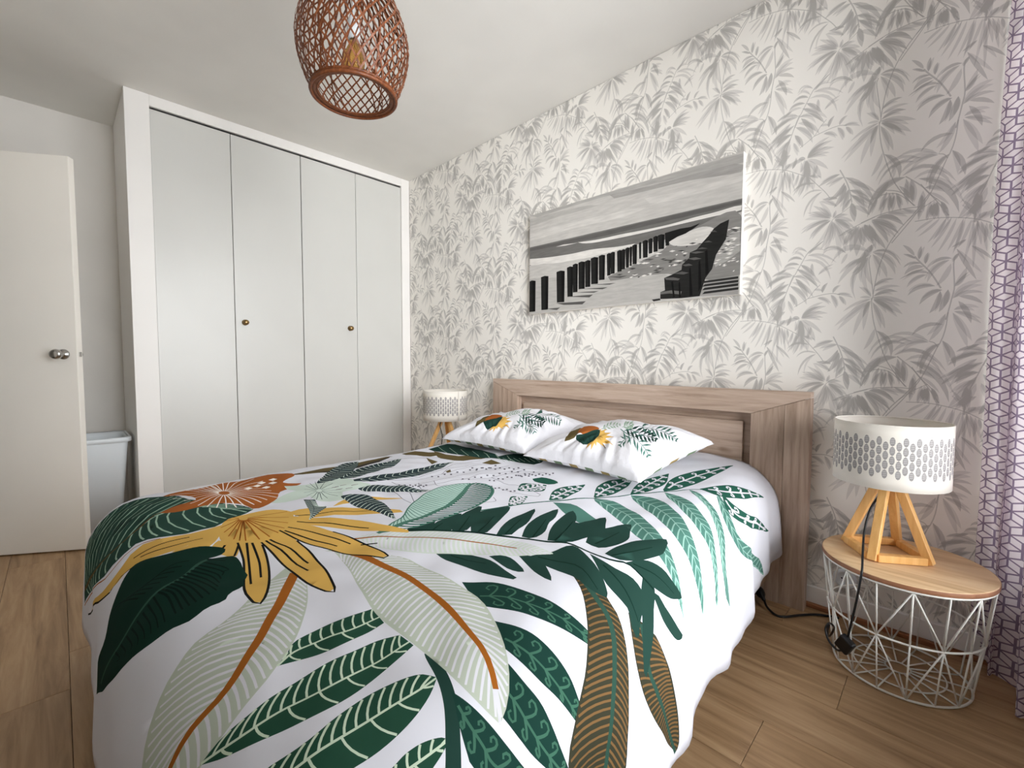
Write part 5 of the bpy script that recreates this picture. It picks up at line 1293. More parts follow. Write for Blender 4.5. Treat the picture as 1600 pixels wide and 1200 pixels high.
# wall behind the photographer, with the doorway (hall wall beyond)
bm = bmesh.new()
DOOR_X0, DOOR_X1, DOOR_H = -3.615, -2.80, 2.02
add_box(bm, LEFT_X, DOOR_X0, FRONT_Y-.1, FRONT_Y, 0, CEIL)
add_box(bm, DOOR_X1, RIGHT_X+.1, FRONT_Y-.1, FRONT_Y, 0, CEIL)
add_box(bm, DOOR_X0, DOOR_X1, FRONT_Y-.1, FRONT_Y, DOOR_H, CEIL)
add_box(bm, LEFT_X, RIGHT_X+.1, FRONT_Y-1.2, FRONT_Y-1.1, 0, CEIL)
wf = bm_obj('wall_front', bm, MW); tag(wf, kind='structure')

# window wall with the opening
bm = bmesh.new()
X0, X1 = RIGHT_X, RIGHT_X+.22
add_box(bm, X0, X1, FRONT_Y-1.2, WIN_Y0, 0, CEIL)
add_box(bm, X0, X1, WIN_Y1, WALL_Y+.1, 0, CEIL)
add_box(bm, X0, X1, WIN_Y0, WIN_Y1, 0, WIN_Z0)
add_box(bm, X0, X1, WIN_Y0, WIN_Y1, WIN_Z1, CEIL)
wr = bm_obj('wall_right', bm, MW); tag(wr, kind='structure')
MGLASS = bpy.data.materials.new('window_glass'); MGLASS.use_nodes = True
nt = MGLASS.node_tree; nt.nodes.remove(nt.nodes['Principled BSDF'])
tr = nt.nodes.new('ShaderNodeBsdfTransparent'); gl = nt.nodes.new('ShaderNodeBsdfGlossy'); gl.inputs['Roughness'].default_value = .02
fr = nt.nodes.new('ShaderNodeFresnel'); mx = nt.nodes.new('ShaderNodeMixShader')
nt.links.new(fr.outputs[0], mx.inputs[0]); nt.links.new(tr.outputs[0], mx.inputs[1]); nt.links.new(gl.outputs[0], mx.inputs[2])
nt.links.new(mx.outputs[0], nt.nodes['Material Output'].inputs[0])
bm = bmesh.new()
fx0, fx1, ft = RIGHT_X+.10, RIGHT_X+.15, .05
ym = (WIN_Y0+WIN_Y1)/2
add_box(bm, fx0, fx1, WIN_Y0, WIN_Y1, WIN_Z0, WIN_Z0+ft)
add_box(bm, fx0, fx1, WIN_Y0, WIN_Y1, WIN_Z1-ft, WIN_Z1)
for a, b in ((WIN_Y0, WIN_Y0+ft), (ym-ft/2, ym+ft/2), (WIN_Y1-ft, WIN_Y1)):
    add_box(bm, fx0, fx1, a, b, WIN_Z0+ft, WIN_Z1-ft)
w1 = bm_obj('window_1', bm, MFRAME); tag(w1, kind='structure')
for a, b in ((WIN_Y0+ft, ym-ft/2), (ym+ft/2, WIN_Y1-ft)):
    box('pane', RIGHT_X+.124, RIGHT_X+.128, a, b, WIN_Z0+ft, WIN_Z1-ft, MGLASS, w1)

# skirting along the wallpapered wall
bb = box('baseboard_back', CLOSET_X, RIGHT_X, WALL_Y-.014, WALL_Y, .018, .085, MFRAME, bevel=.003); tag(bb, kind='structure')
t1 = box('trim_1', CLOSET_X, RIGHT_X, WALL_Y-.026, WALL_Y, 0, .018, MSKIRT, bevel=.004); tag(t1, kind='structure')

# ------------------------------------------------------------------ wallpapered wall
PAPER = np.array(lin((240, 237, 231)))
def wallpaper():
    lat = [np.array([.563, -.32]), np.array([0, -.635])]
    src = []
    for (pts, k) in WALL_PRINT:
        src.append((np.array(pts, float), k))
    u0, v0 = -.60, 1.60
    tw, th = .563, .635
    polys = []; cols = []
    for p, k in src:
        for i in range(-3, 4):
            for j in range(-4, 5):
                q = p + i*lat[0] + j*lat[1]
                if q[:, 0].max() < u0 or q[:, 0].min() > u0+tw or q[:, 1].max() < v0 or q[:, 1].min() > v0+th: continue
                polys.append(clip_rect(q, u0, u0+tw, v0, v0+th)); cols.append((k, k, k*1.006))
    keep = [i for i, p in enumerate(polys) if p is not None and len(p) > 2]
    polys = [polys[i] for i in keep]; cols = [cols[i] for i in keep]
    P, T, c = cut_print(polys, cols, u0, u0+tw, v0, v0+th, tw/4, th/4, base=(1, 1, 1), mode='mul')
    c = np.maximum(c, .52)*PAPER
    allP, allT, allC = [], [], []
    nb = 0
    x0, x1, z0, z1 = CLOSET_X, RIGHT_X, .085, CEIL
    for i in range(-7, 4):
        for j in range(-9, 9):
            off = i*lat[0] + j*lat[1]
            a = np.array([u0, v0])+off
            if a[0] > x1 or a[0]+tw < x0 or a[1] > z1 or a[1]+th < z0: continue
            Q = P+off
            cc = Q[T].mean(1)
            ok = (cc[:, 0] > x0) & (cc[:, 0] < x1) & (cc[:, 1] > z0) & (cc[:, 1] < z1)
            Q = np.c_[np.clip(Q[:, 0], x0, x1), np.clip(Q[:, 1], z0, z1)]
            allP.append(Q); allT.append(T[ok]+nb); allC.append(c[ok]); nb += len(Q)
    return np.vstack(allP), np.vstack(allT), np.vstack(allC)

MPAPER = print_mat('leaf_wallpaper', .55, .25, .06, 500)
P, T, c = wallpaper()
P3 = np.c_[P[:, 0], np.full(len(P), WALL_Y), P[:, 1]]
# face the room (-Y)
n0 = np.cross(P3[T[:, 1]]-P3[T[:, 0]], P3[T[:, 2]]-P3[T[:, 0]])[:, 1]
T = np.where((n0 > 0)[:, None], T[:, ::-1], T)
wb = print_obj('wall_back', P3, T, c, MPAPER, smooth=False); tag(wb, kind='structure')
core = box('wall_core', LEFT_X, RIGHT_X+.1, WALL_Y+.004, WALL_Y+.1, 0, CEIL, MW, wb)
lowr = box('wall_foot', CLOSET_X, RIGHT_X, WALL_Y-.0005, WALL_Y+.004, 0, .086, MW, wb)

# ------------------------------------------------------------------ built-in closet
CLY0 = .305
clo = empty('closet', (CLOSET_X, CLY0, 0)); tag(clo, 'tall white built-in closet with four flat folding door panels beside the wallpapered wall', 'closet')
def cpart(name, *a, m=MFRAME, parent=None, bevel=.002):
    o = box(name, *a, m, None, bevel)
    o.parent = parent or clo
    base = Vector(clo.location)
    if parent: base = Vector(clo.location) + Vector(parent.location)
    o.location = Vector(o.location) - base
    return o
CD = [.416, .817, 1.245, 1.652, 2.048]
cpart('side_panel', LEFT_X, CLOSET_X-.02, CLY0, CLY0+.03, 0, CEIL-.001)
cpart('stile', CLOSET_X-.02, CLOSET_X, CLY0, CD[0], 0, CEIL-.001)
cpart('stile', CLOSET_X-.02, CLOSET_X, CD[4], WALL_Y-.001, 0, CEIL-.001)
cpart('header', CLOSET_X-.02, CLOSET_X, CD[0], CD[4], 2.437, CEIL-.001)
cpart('plinth', CLOSET_X-.06, CLOSET_X-.02, CD[0], CD[4], 0, .05)
cpart('interior', LEFT_X+.02, LEFT_X+.04, CLY0+.03, WALL_Y-.01, 0, CEIL-.01, m=MDARK, bevel=0)
for i in range(4):
    g0 = .003 if i != 2 else .006
    g1 = .003 if i != 1 else .003
    d = cpart('door_panel', CLOSET_X-.030, CLOSET_X-.012, CD[i]+g0/2, CD[i+1]-g1/2, .055, 2.426, m=MCLO, bevel=.0025)
    if i in (1, 2):
        ky = .873 if i == 1 else 1.592
        bm = bmesh.new()
        lathe(bm, [(0, 0), (.019, 0), (.019, .003), (.008, .006), (.007, .012), (.014, .017), (.0175, .024), (.0165, .031), (.010, .036), (0, .0375)], 24)
        k = bm_obj('knob', bm, MBRASS, d, True)
        k.rotation_euler = (0, PI/2, 0)
        wp = Vector((CLOSET_X-.0122, ky, 1.240))
        k.location = wp - Vector(clo.location) - Vector(d.location)
        k['label'] = 'round aged brass knob'

# ------------------------------------------------------------------ bedroom door, standing open
dd = Vector((.545, .838, 0)).normalized()
E_ = Vector((-3.172, .072, 0))
hinge = E_ - dd*.80
door = empty('door_1', (hinge.x, hinge.y, 0), math.atan2(dd.y, dd.x)); tag(door, kind='structure')
# local x along the leaf, local -y faces the camera
leaf = box('leaf', 0, .80, 0, .038, .008, 2.005, MDOOR, door, .003)
kx = .80-.058
def door_knob(ys):
    bm = bmesh.new()
    lathe(bm, [(0, 0), (.026, 0), (.026, .004), (.022, .008), (.012, .010), (.011, .030), (.016, .036), (.0245, .044), (.0255, .054), (.022, .062), (.012, .066), (0, .067)], 32)
    k = bm_obj('door_knob', bm, MCHROME, door, True)
    k.rotation_euler = (PI/2*ys, 0, 0)
    k.location = (kx, 0 if ys > 0 else .038, 1.02)
    k['label'] = 'round brushed steel door knob'
door_knob(1); door_knob(-1)
box('latch', .7985, .8045, .013, .025, 1.008, 1.032, MCHROME, door, .001)
for z in (.25, 1.0, 1.75):
    bm = bmesh.new(); tube(bm, [(0, .042, z-.04), (0, .042, z+.04)], .006, 12); bm_obj('hinge', bm, MCHROME, door)

# ------------------------------------------------------------------ bed
bed = empty('bed', (BED_X, 1.0, 0)); tag(bed, 'double bed with greyed oak framed headboard and wooden base under the leaf-print duvet', 'bed')
def bpart(name, *a, m=MHB, parent=None, bevel=.002):
    o = box(name, *a, m, None, bevel)
    p = parent or bed
    o.parent = p
    base = Vector(bed.location) + (Vector(parent.location) if parent else Vector())
    o.location = Vector(o.location)-base
    return o
HX0, HX1, HZ, HYF, HYB = -2.187, -.380, .875, 2.044, WALL_Y-.028
SW, RH = .222, .099
hb = bpart('headboard', HX0+.03, HX1-.03, HYB-.006, HYB, .02, HZ-.03, bevel=.001)
def prism(name, poly, y0, y1, m, parent):
    """polygon in the X-Z plane extruded along Y; origin at its centre"""
    c = np.mean(poly, axis=0)
    n = len(poly)
    vs = [(x-c[0], y0-(y0+y1)/2, z-c[1]) for x, z in poly] + [(x-c[0], y1-(y0+y1)/2, z-c[1]) for x, z in poly]
    fs = [tuple(range(n)), tuple(range(n, 2*n))[::-1]] + [(i, i+n, (i+1) % n+n, (i+1) % n) for i in range(n)]
    o = mesh_obj(name, vs, fs, m)
    bm = bmesh.new(); bm.from_mesh(o.data)
    bmesh.ops.recalc_face_normals(bm, faces=bm.faces)
    bmesh.ops.bevel(bm, geom=list(bm.edges), offset=.0012, segments=1, affect='EDGES')
    bm.to_mesh(o.data); bm.free()
    o.parent = parent
    o.location = Vector((c[0], (y0+y1)/2, c[1])) - Vector(bed.location) - Vector(parent.location)
    return o
g = .0004
prism('top_rail', [(HX0+g*3, HZ-.018+g), (HX0, HZ), (HX1, HZ), (HX1-g*3, HZ-.022+g), (HX1-SW+.008, HZ-RH), (HX0+SW+.004, HZ-RH)], HYF, HYB-.007, MHB, hb)
def stile_obj(sgn):
    xo = HX0 if sgn < 0 else HX1
    xi = HX0+SW+.004 if sgn < 0 else HX1-SW+.008
    zo = HZ-.018 if sgn < 0 else HZ-.022
    xm = xi + (xo-xi)*.58; zm = HZ-RH + (zo-(HZ-RH))*.58
    prism('stile_board', [(xi, 0.0), (xm-sgn*g, 0.0), (xm-sgn*g, zm-2*g), (xi, HZ-RH-2*g)], HYF, HYB-.007, MHBZ, hb)
    prism('stile_board', [(xm+sgn*g, 0.0), (xo, 0.0), (xo, zo-2*g), (xm+sgn*g, zm-2*g)], HYF+.0006, HYB-.007, MHBZ, hb)
stile_obj(-1); stile_obj(1)
bpart('inner_panel', HX0+SW+.034, HX1-SW-.030, HYF+.024, HYB-.007, .30, HZ-RH-.040, parent=hb, bevel=.004)
MBASE = wood('bed_base_oak', (120, 94, 74), (150, 122, 100), (168, 140, 118), 0, 9, 2.3, .5, varv=.05)
bpart('side_rail', -2.06, -2.03, .11, 2.02, .10, .30, m=MBASE)
bpart('side_rail', -.535, -.505, .11, 2.02, .10, .30, m=MBASE)
bpart('foot_rail', -2.06, -.505, .08, .11, .10, .30, m=MBASE)
for lx in (-2.04, -.60):
    for ly in (.12, 1.9):
        bpart('leg', lx, lx+.06, ly, ly+.06, 0, .10, m=MBASE)
bpart('slat_base', -2.03, -.535, .11, 2.0, .20, .27, m=MBASE)
mt = bpart('mattress', -2.02, -.545, .13, 2.03, .285, .49, m=MSHEET, bevel=.05)

# ------------------------------------------------------------------ duvet
WHITE = np.array(lin((208, 209, 217)))
polys, cols = duvet_print()
P, T, c = cut_print(polys, cols, -DS, DS, 0, DT, .026, .026, base=WHITE)
P3 = duvet_xyz(P[:, 0], P[:, 1])
n0 = np.cross(P3[T[:, 1]]-P3[T[:, 0]], P3[T[:, 2]]-P3[T[:, 0]])
cen = P3[T].mean(1) - np.array([BED_X, 1.1, .2])
flip = (n0*cen).sum(1) < 0
T = np.where(flip[:, None], T[:, ::-1], T)
MDUV = print_mat('printed_cotton', .9, .05, .10, 700)
duv = print_obj('duvet', P3, T, c, MDUV)
tag(duv, 'white duvet with large green, sage and ochre tropical leaf print spread over the bed', 'duvet')
so = duv.modifiers.new('thickness', 'SOLIDIFY'); so.thickness = .012; so.offset = -1

# ------------------------------------------------------------------ pillows
def pillow(i, label):
    polys, cols = pillow_print()
    P, T, c = cut_print(polys, cols, -1, 1, -1, 1, .028, .028, base=np.array(lin((216, 216, 221))))
    top = pillow_xyz(P[:, 0], P[:, 1], i, 1)
    g_ = np.linspace(-1, 1, 45)
    gx, gy = np.meshgrid(g_, g_, indexing='ij')
    bot = pillow_xyz(gx.ravel(), gy.ravel(), i, -1)
    nT = len(top)
    Tb = []
    cb = []
    grn = np.array(lin((120, 140, 112))); br = np.array(lin((160, 140, 95))); whi = np.array(lin((238, 238, 240)))
    for a in range(44):
        for b in range(44):
            q = [a*45+b, (a+1)*45+b, (a+1)*45+b+1, a*45+b+1]
            Tb += [[q[0], q[2], q[1]], [q[0], q[3], q[2]]]
            k = (a//3 + b//5) % 4
            e = max(abs(a-22), abs(b-22))
            col = whi if (k in (1, 3)) else (grn if k == 0 else br)
            cb += [col, col]
    n0 = np.cross(top[T[:, 1]]-top[T[:, 0]], top[T[:, 2]]-top[T[:, 0]])[:, 2]
    T = np.where((n0 < 0)[:, None], T[:, ::-1], T)
    Pa = np.vstack([top, bot]); Ta = np.vstack([T, np.array(Tb)+nT]); Ca = np.vstack([c, np.array(cb)])
    ctr = np.array([PILLOWS[i][0], PILLOWS[i][1], Pa[:, 2].min()])
    o = print_obj('pillow', Pa-ctr, Ta, Ca, MPIL)
    o.location = ctr
    tag(o, label, 'pillow', 'leaf print pillows on the bed')
    return o
MPIL = print_mat('pillow_cotton', .9, .05, .7, 16, 0, .012)
pillow(0, 'leaf-print pillow on the bed nearer the large lamp on the wire table')
pillow(1, 'leaf-print pillow on the bed nearer the closet')
# ------------------------------------------------------------------ wire side tables
def wire_table(loc, rot, label, detail=True):
    t = empty('side_table', loc, rot); tag(t, label, 'side table', 'round wire basket tables beside the bed')
    RB, RM, RT, ZB_, ZM_, ZT_ = .170, .192, .2085, .005, .180, .344
    bm = bmesh.new()
    lathe(bm, [(0, 0), (.209, 0), (.2125, .002), (.2125, .013), (.2105, .015), (0, .015)], 72)
    top = bm_obj('table_top', bm, MTABLE, t, False, (0, 0, .3475))
    bm = bmesh.new(); lathe(bm, [(.2127, .0005), (.2134, .002), (.2134, .0125), (.2127, .0138)], 72)
    bm_obj('edge_band', bm, MTEDGE, top, True)
    def ring(R, z, r, name='ring'):
        bm = bmesh.new(); tube(bm, [(R*math.cos(2*PI*k/64), R*math.sin(2*PI*k/64), z) for k in range(64)], r, 8, True)
        return bm_obj(name, bm, MWIRE, t, True)
    ring(RT, ZT_, .0034); ring(RM, ZM_, .0030); ring(RB, ZB_, .0034); ring(.115, ZB_, .0024); ring(.032, ZB_, .0024)
    def pt(R, a, z): return (R*math.cos(math.radians(a)), R*math.sin(math.radians(a)), z)
    def wires(name, p, q, angs):
        bm = bmesh.new(); tube(bm, [p, q], .0024, 6)
        first = None
        for a in angs:
            if first is None:
                first = o = bm_obj(name, bm, MWIRE, t, True)
            else:
                o = first.copy(); COL.objects.link(o); o.parent = t
            o.rotation_euler = (0, 0, math.radians(a))
    node = [-103+45*k for k in range(8)]
    vert = [-80.5+45*k for k in range(8)]
    wires('upright_wire', pt(RT, 0, ZT_), pt(RM, 0, ZM_), node+vert)
    wires('upright_wire', pt(RM, 0, ZM_), pt(RB, 0, ZB_), node+vert)
    wires('diagonal_wire', pt(RM, 0, ZM_), pt(RT, 22.5, ZT_), node)
    wires('diagonal_wire', pt(RM, 0, ZM_), pt(RT, -22.5, ZT_), node)
    wires('diagonal_wire', pt(RM, 0, ZM_), pt(RB, 22.5, ZB_), node)
    wires('diagonal_wire', pt(RM, 0, ZM_), pt(RB, -22.5, ZB_), node)
    wires('spoke', pt(.032, 0, ZB_), pt(RB, 0, ZB_), node+vert)
    return t
wire_table((-.0845, 1.877, 0), 0, 'round wire basket side table with wooden top standing by the patterned curtain')
wire_table((-2.47, 1.86, 0), .3, 'round wire basket side table between the bed and the closet')

# ------------------------------------------------------------------ table lamps
MSHADE = print_mat('lamp_shade_fabric', .8, .15, .05, 500)
_nt = MSHADE.node_tree
_tl = _nt.nodes.new('ShaderNodeBsdfTranslucent'); _ms = _nt.nodes.new('ShaderNodeMixShader'); _ms.inputs[0].default_value = .25
_vc = [n for n in _nt.nodes if n.type == 'VERTEX_COLOR'][0]
_nt.links.new(_vc.outputs[0], _tl.inputs[0]); _nt.links.new(bsdf(MSHADE).outputs[0], _ms.inputs[1]); _nt.links.new(_tl.outputs[0], _ms.inputs[2])
_nt.links.new(_ms.outputs[0], _nt.nodes['Material Output'].inputs[0])
def lamp_shade(parent, z0, z1, R, nrow, ncol, grey):
    H_ = z1-z0; Wd = 2*PI*R
    polys, cols = [], []
    cw = Wd/ncol
    y0, y1 = H_*.18, H_*.83
    rh = (y1-y0)/(nrow+1)
    for j in range(nrow):
        for k in range(ncol):
            cx = (k+.5+(.5 if j % 2 else 0))*cw; cy = y0+(j+1)*rh
            if cx > Wd-cw*.2: continue
            hw, hh = cw*.215, rh*.98
            p = [(cx+hw*math.sin(a), cy+hh*math.cos(a)) for a in np.linspace(0, 2*PI, 11)[:-1]]
            polys.append(np.array(p)); cols.append(grey)
            lt = tuple(min(1, v*1.9) for v in grey)
            for q in (-.35, .05, .45):
                polys.append(np.array([(cx-hw*.6, cy+hh*q-.0007), (cx+hw*.6, cy+hh*q+.0012), (cx+hw*.6, cy+hh*q+.0024), (cx-hw*.6, cy+hh*q+.0006)])); cols.append(lt)
    P, T, c = cut_print(polys, cols, 0, Wd, 0, H_, Wd/60, H_/6, base=np.array(lin((240, 236, 228))))
    # keep edges exact so that the seam closes
    a = P[:, 0]/R
    P3 = np.c_[R*np.cos(a), R*np.sin(a), P[:, 1]]
    n0 = np.cross(P3[T[:, 1]]-P3[T[:, 0]], P3[T[:, 2]]-P3[T[:, 0]]); cen = P3[T].mean(1); cen[:, 2] = 0
    T = np.where(((n0*cen).sum(1) < 0)[:, None], T[:, ::-1], T)
    o = print_obj('lamp_shade', P3, T, c, MSHADE, parent)
    o.location = (0, 0, z0)
    s = o.modifiers.new('thickness', 'SOLIDIFY'); s.thickness = .0018; s.offset = -1
    for z in (.0015, H_-.0015):
        bm = bmesh.new(); tube(bm, [((R-.002)*math.cos(2*PI*k/48), (R-.002)*math.sin(2*PI*k/48), z) for k in range(48)], .0022, 6, True)
        bm_obj('shade_rim', bm, MSHR, o, True)
    return o
MSHR = new_mat('shade_rim_white', (238, 234, 226), .6); noise_bump(MSHR, 200, .03)
MBULB = new_mat('bulb_white_glass', (245, 240, 230), .3, .5); noise_bump(MBULB, 20, .01)
def bar(name, a, b, w, m, parent, n_hint=(0, 0, 1), w2=None):
    """square timber from a to b"""
    a, b = Vector(a), Vector(b)
    d = (b-a).normalized(); h = Vector(n_hint)
    s = d.cross(h).normalized(); u = s.cross(d).normalized()
    w2 = w if w2 is None else w2
    c = (a+b)/2
    vs = []
    for p, ww in ((a, w), (b, w2)):
        for i, j in ((-1, -1), (1, -1), (1, 1), (-1, 1)):
            vs.append(p - c + s*i*ww/2 + u*j*ww/2)
    fs = [(3, 2, 1, 0), (4, 5, 6, 7)] + [(i, (i+1) % 4, (i+1) % 4+4, i+4) for i in range(4)]
    o = mesh_obj(name, vs, fs, m, parent)
    bm = bmesh.new(); bm.from_mesh(o.data); bmesh.ops.recalc_face_normals(bm, faces=bm.faces)
    bmesh.ops.bevel(bm, geom=list(bm.edges), offset=.0015, segments=1, affect='EDGES'); bm.to_mesh(o.data); bm.free()
    o.location = c
    return o
def table_lamp(loc, angs, label, zs0, zs1, R, rb=.108, cord=None, w=.024, nrow=8, ncol=30, grey=(.36, .345, .34)):
    t = empty('table_lamp', loc); tag(t, label, 'lamp', 'matching pyramid lamps beside the bed')
    w2 = w
    base = [Vector((rb*math.cos(math.radians(a)), rb*math.sin(math.radians(a)), w/2)) for a in angs]
    zt = zs0 + .012
    apex = [Vector((.020*math.cos(math.radians(a)), .020*math.sin(math.radians(a)), zt)) for a in angs]
    for i in range(len(angs)):
        b, a = base[i], apex[i]
        rad = Vector((b.x, b.y, 0)).normalized()
        leg = bar('leg', b - Vector((0, 0, w*.42)), a, w2, MPINE, t, rad)
    for i in range(len(angs)):
        p, q = base[i], base[(i+1) % len(angs)]
        d = (q-p).normalized()
        bar('base_bar', p+d*w*.5, q-d*w*.5, w*.96, MPINE, t)
    box('top_block', -.028, .028, -.028, .028, zt-.012, zt+.010, MPINE, t, .002)
    bm = bmesh.new(); lathe(bm, [(0, 0), (.018, 0), (.019, .02), (.017, .05), (0, .052)], 20); bm_obj('lamp_socket', bm, MBLACK, t, True, (0, 0, zt+.010))
    bm = bmesh.new(); lathe(bm, [(0, 0), (.013, 0), (.014, .012), (.024, .035), (.028, .052), (.022, .072), (.010, .081), (0, .083)], 24); bm_obj('bulb', bm, MBULB, t, True, (0, 0, zt+.058))
    sh = lamp_shade(t, zs0, zs1, R, nrow, ncol, grey)
    bm = bmesh.new()
    for a in (20, 140, 260):
        tube(bm, [(.016*math.cos(math.radians(a)), .016*math.sin(math.radians(a)), zt+.012-zs0), ((R-.003)*math.cos(math.radians(a)), (R-.003)*math.sin(math.radians(a)), .010)], .0018, 6)
    bm_obj('shade_carrier', bm, MSHR, sh, True)
    if cord:
        bm = bmesh.new(); tube(bm, smooth_path([Vector(p)-Vector(loc) for p in cord], 8), .0032, 8)
        bm_obj('power_cord', bm, MBLACK, t, True)['label'] = 'black power cord'
    return t
TZ = .3635
cord = [(-.135, 1.895, .60), (-.150, 1.87, .56), (-.168, 1.83, .515), (-.176, 1.79, .455), (-.172, 1.73, .405), (-.166, 1.672, .372), (-.168, 1.662, .342), (-.176, 1.664, .268), (-.187, 1.670, .192), (-.193, 1.672, .150)]
lamp = table_lamp((-.131, 1.899, TZ), [258, 348, 78, 168], 'large table lamp with pale perforated drum shade on pine pyramid stand, by the curtain', .604-TZ, .802-TZ, .150, .112, cord)
# in-line switch and the loose end of the cord
sw = box('cord_switch', -.021, .021, -.011, .011, -.026, .026, MBLACK, lamp, .006, 3)
sw.location = Vector((-.199, 1.672, .124)) - Vector(lamp.location); sw.rotation_euler = (.15, .5, -.4)
sw['label'] = 'black in-line cord switch'
bm = bmesh.new()
tube(bm, smooth_path([Vector(p)-Vector(lamp.location) for p in [(-.206, 1.674, .100), (-.222, 1.690, .088), (-.246, 1.712, .096), (-.258, 1.726, .122), (-.250, 1.735, .142), (-.240, 1.760, .120), (-.262, 1.83, .05), (-.285, 1.95, .008), (-.29, 2.06, .007)]], 8), .0032, 8)
bm_obj('power_cord', bm, MBLACK, lamp, True)
table_lamp((-2.47, 1.86, TZ), [250, 10, 130], 'table lamp with patterned drum shade and pine legs standing between bed and closet', .592-TZ, .79-TZ, .150, .125, [(-2.47, 1.85, .60), (-2.45, 1.80, .56), (-2.425, 1.80, .48), (-2.40, 1.76, .40), (-2.37, 1.68, .372), (-2.365, 1.65, .33), (-2.365, 1.64, .10), (-2.36, 1.66, .006), (-2.34, 1.9, .006)])

# ------------------------------------------------------------------ rattan pendant
pend = empty('pendant_lamp', (-1.497, .747, 1.90)); tag(pend, 'woven brown rattan pendant lamp hanging from the ceiling', 'pendant lamp')
PROF = [(.0, .136), (.02, .145), (.045, .156), (.08, .169), (.12, .179), (.165, .1835), (.20, .180), (.24, .169), (.28, .155), (.32, .134), (.35, .112), (.375, .086), (.385, .07)]
pz_, pr_ = [p[0] for p in PROF], [p[1] for p in PROF]
def prad(z): return float(np.interp(z, pz_, pr_))
def strip(twist, width, thick, offs):
    n = 40
    vs, fs = [], []
    zs = np.linspace(.004, .383, n)
    # equal-angle steps
    for i, z in enumerate(zs):
        a = twist*i/(n-1)
        r = prad(z)
        dr = (prad(min(z+.004, .385))-prad(max(z-.004, 0)))/.008
        da = twist/(zs[-1]-zs[0])
        tan = Vector((dr*math.cos(a)-r*da*math.sin(a), dr*math.sin(a)+r*da*math.cos(a), 1)).normalized()
        nor = Vector((math.cos(a), math.sin(a), -dr)).normalized()
        sd = tan.cross(nor).normalized()
        p = Vector((r*math.cos(a), r*math.sin(a), z)) + nor*(offs + .0012*math.sin(i*1.9+(0 if twist > 0 else PI)))
        for u, v in ((-1, -1), (1, -1), (1, 1), (-1, 1)):
            vs.append(p + sd*u*width/2 + nor*v*thick/2)
    for i in range(n-1):
        for k in range(4):
            fs.append((4*i+k, 4*i+(k+1) % 4, 4*i+4+(k+1) % 4, 4*i+4+k))
    return vs, fs
NS = 34
for tw, of in ((1.55, .0008), (-1.55, -.0008)):
    vs, fs = strip(tw, .0052, .0012, of)
    first = None
    for k in range(NS):
        if first is None: first = o = mesh_obj('rattan_strip', vs, fs, MRATTAN, pend)
        else:
            o = first.copy(); COL.objects.link(o); o.parent = pend
        o.rotation_euler = (0, 0, 2*PI*(k+(.5 if tw < 0 else 0))/NS)
# sparse irregular second layer inside
vs, fs = strip(.9, .0042, .0012, -.012)
first = None
for k in range(14):
    if first is None: first = o = mesh_obj('rattan_strip', vs, fs, MRATTAN, pend)
    else:
        o = first.copy(); COL.objects.link(o); o.parent = pend
    o.rotation_euler = (0, 0, 2*PI*k/14+.2*math.sin(k*2.3)); 
def rring(R, z, r, name='rim_ring'):
    bm = bmesh.new(); tube(bm, [(R*math.cos(2*PI*k/72), R*math.sin(2*PI*k/72), z) for k in range(72)], r, 10, True)
    return bm_obj(name, bm, MRATTAN, pend, True)
rring(.138, .000, .0062); rring(.137, .011, .0045); rring(.118, .004, .0030); rring(.07, .385, .0055)
bm = bmesh.new(); lathe(bm, [(.121, .000), (.136, -.003), (.136, .012), (.121, .006), (.121, .000)], 64); bm_obj('rim_band', bm, MRATTAN, pend, True)
for a in range(0, 360, 60):
    bm = bmesh.new(); tube(bm, [(prad(z)*.985*math.cos(math.radians(a)), prad(z)*.985*math.sin(math.radians(a)), z) for z in np.linspace(.005, .38, 14)], .0026, 6)
    bm_obj('rib', bm, MRATTAN, pend, True)
MAMBER = bpy.data.materials.new('amber_glass'); MAMBER.use_nodes = True
b_ = bsdf(MAMBER); b_.inputs['Base Color'].default_value = (.75, .42, .12, 1); b_.inputs['Roughness'].default_value = .04; b_.inputs['Transmission Weight'].default_value = .85; b_.inputs['IOR'].default_value = 1.25
noise_bump(MAMBER, 8, .01)
bm = bmesh.new(); lathe(bm, [(0, 0), (.014, .002), (.030, .014), (.036, .034), (.034, .056), (.022, .082), (.014, .098), (.013, .112), (0, .113)], 32); bm_obj('bulb', bm, MAMBER, pend, True, (0, 0, .075))
bm = bmesh.new(); lathe(bm, [(0, 0), (.021, 0), (.022, .03), (.019, .06), (.012, .075), (.006, .082), (0, .083)], 28); bm_obj('lamp_socket', bm, MWHITEP, pend, True, (0, 0, .186))
bm = bmesh.new(); tube(bm, [(0, 0, .268), (0, 0, .598)], .0035, 10); bm_obj('cable', bm, MWHITEP, pend, True)
bm = bmesh.new(); lathe(bm, [(0, .555), (.02, .556), (.045, .585), (.048, .598), (0, .5985)], 36); bm_obj('ceiling_rose', bm, MWHITEP, pend, True)

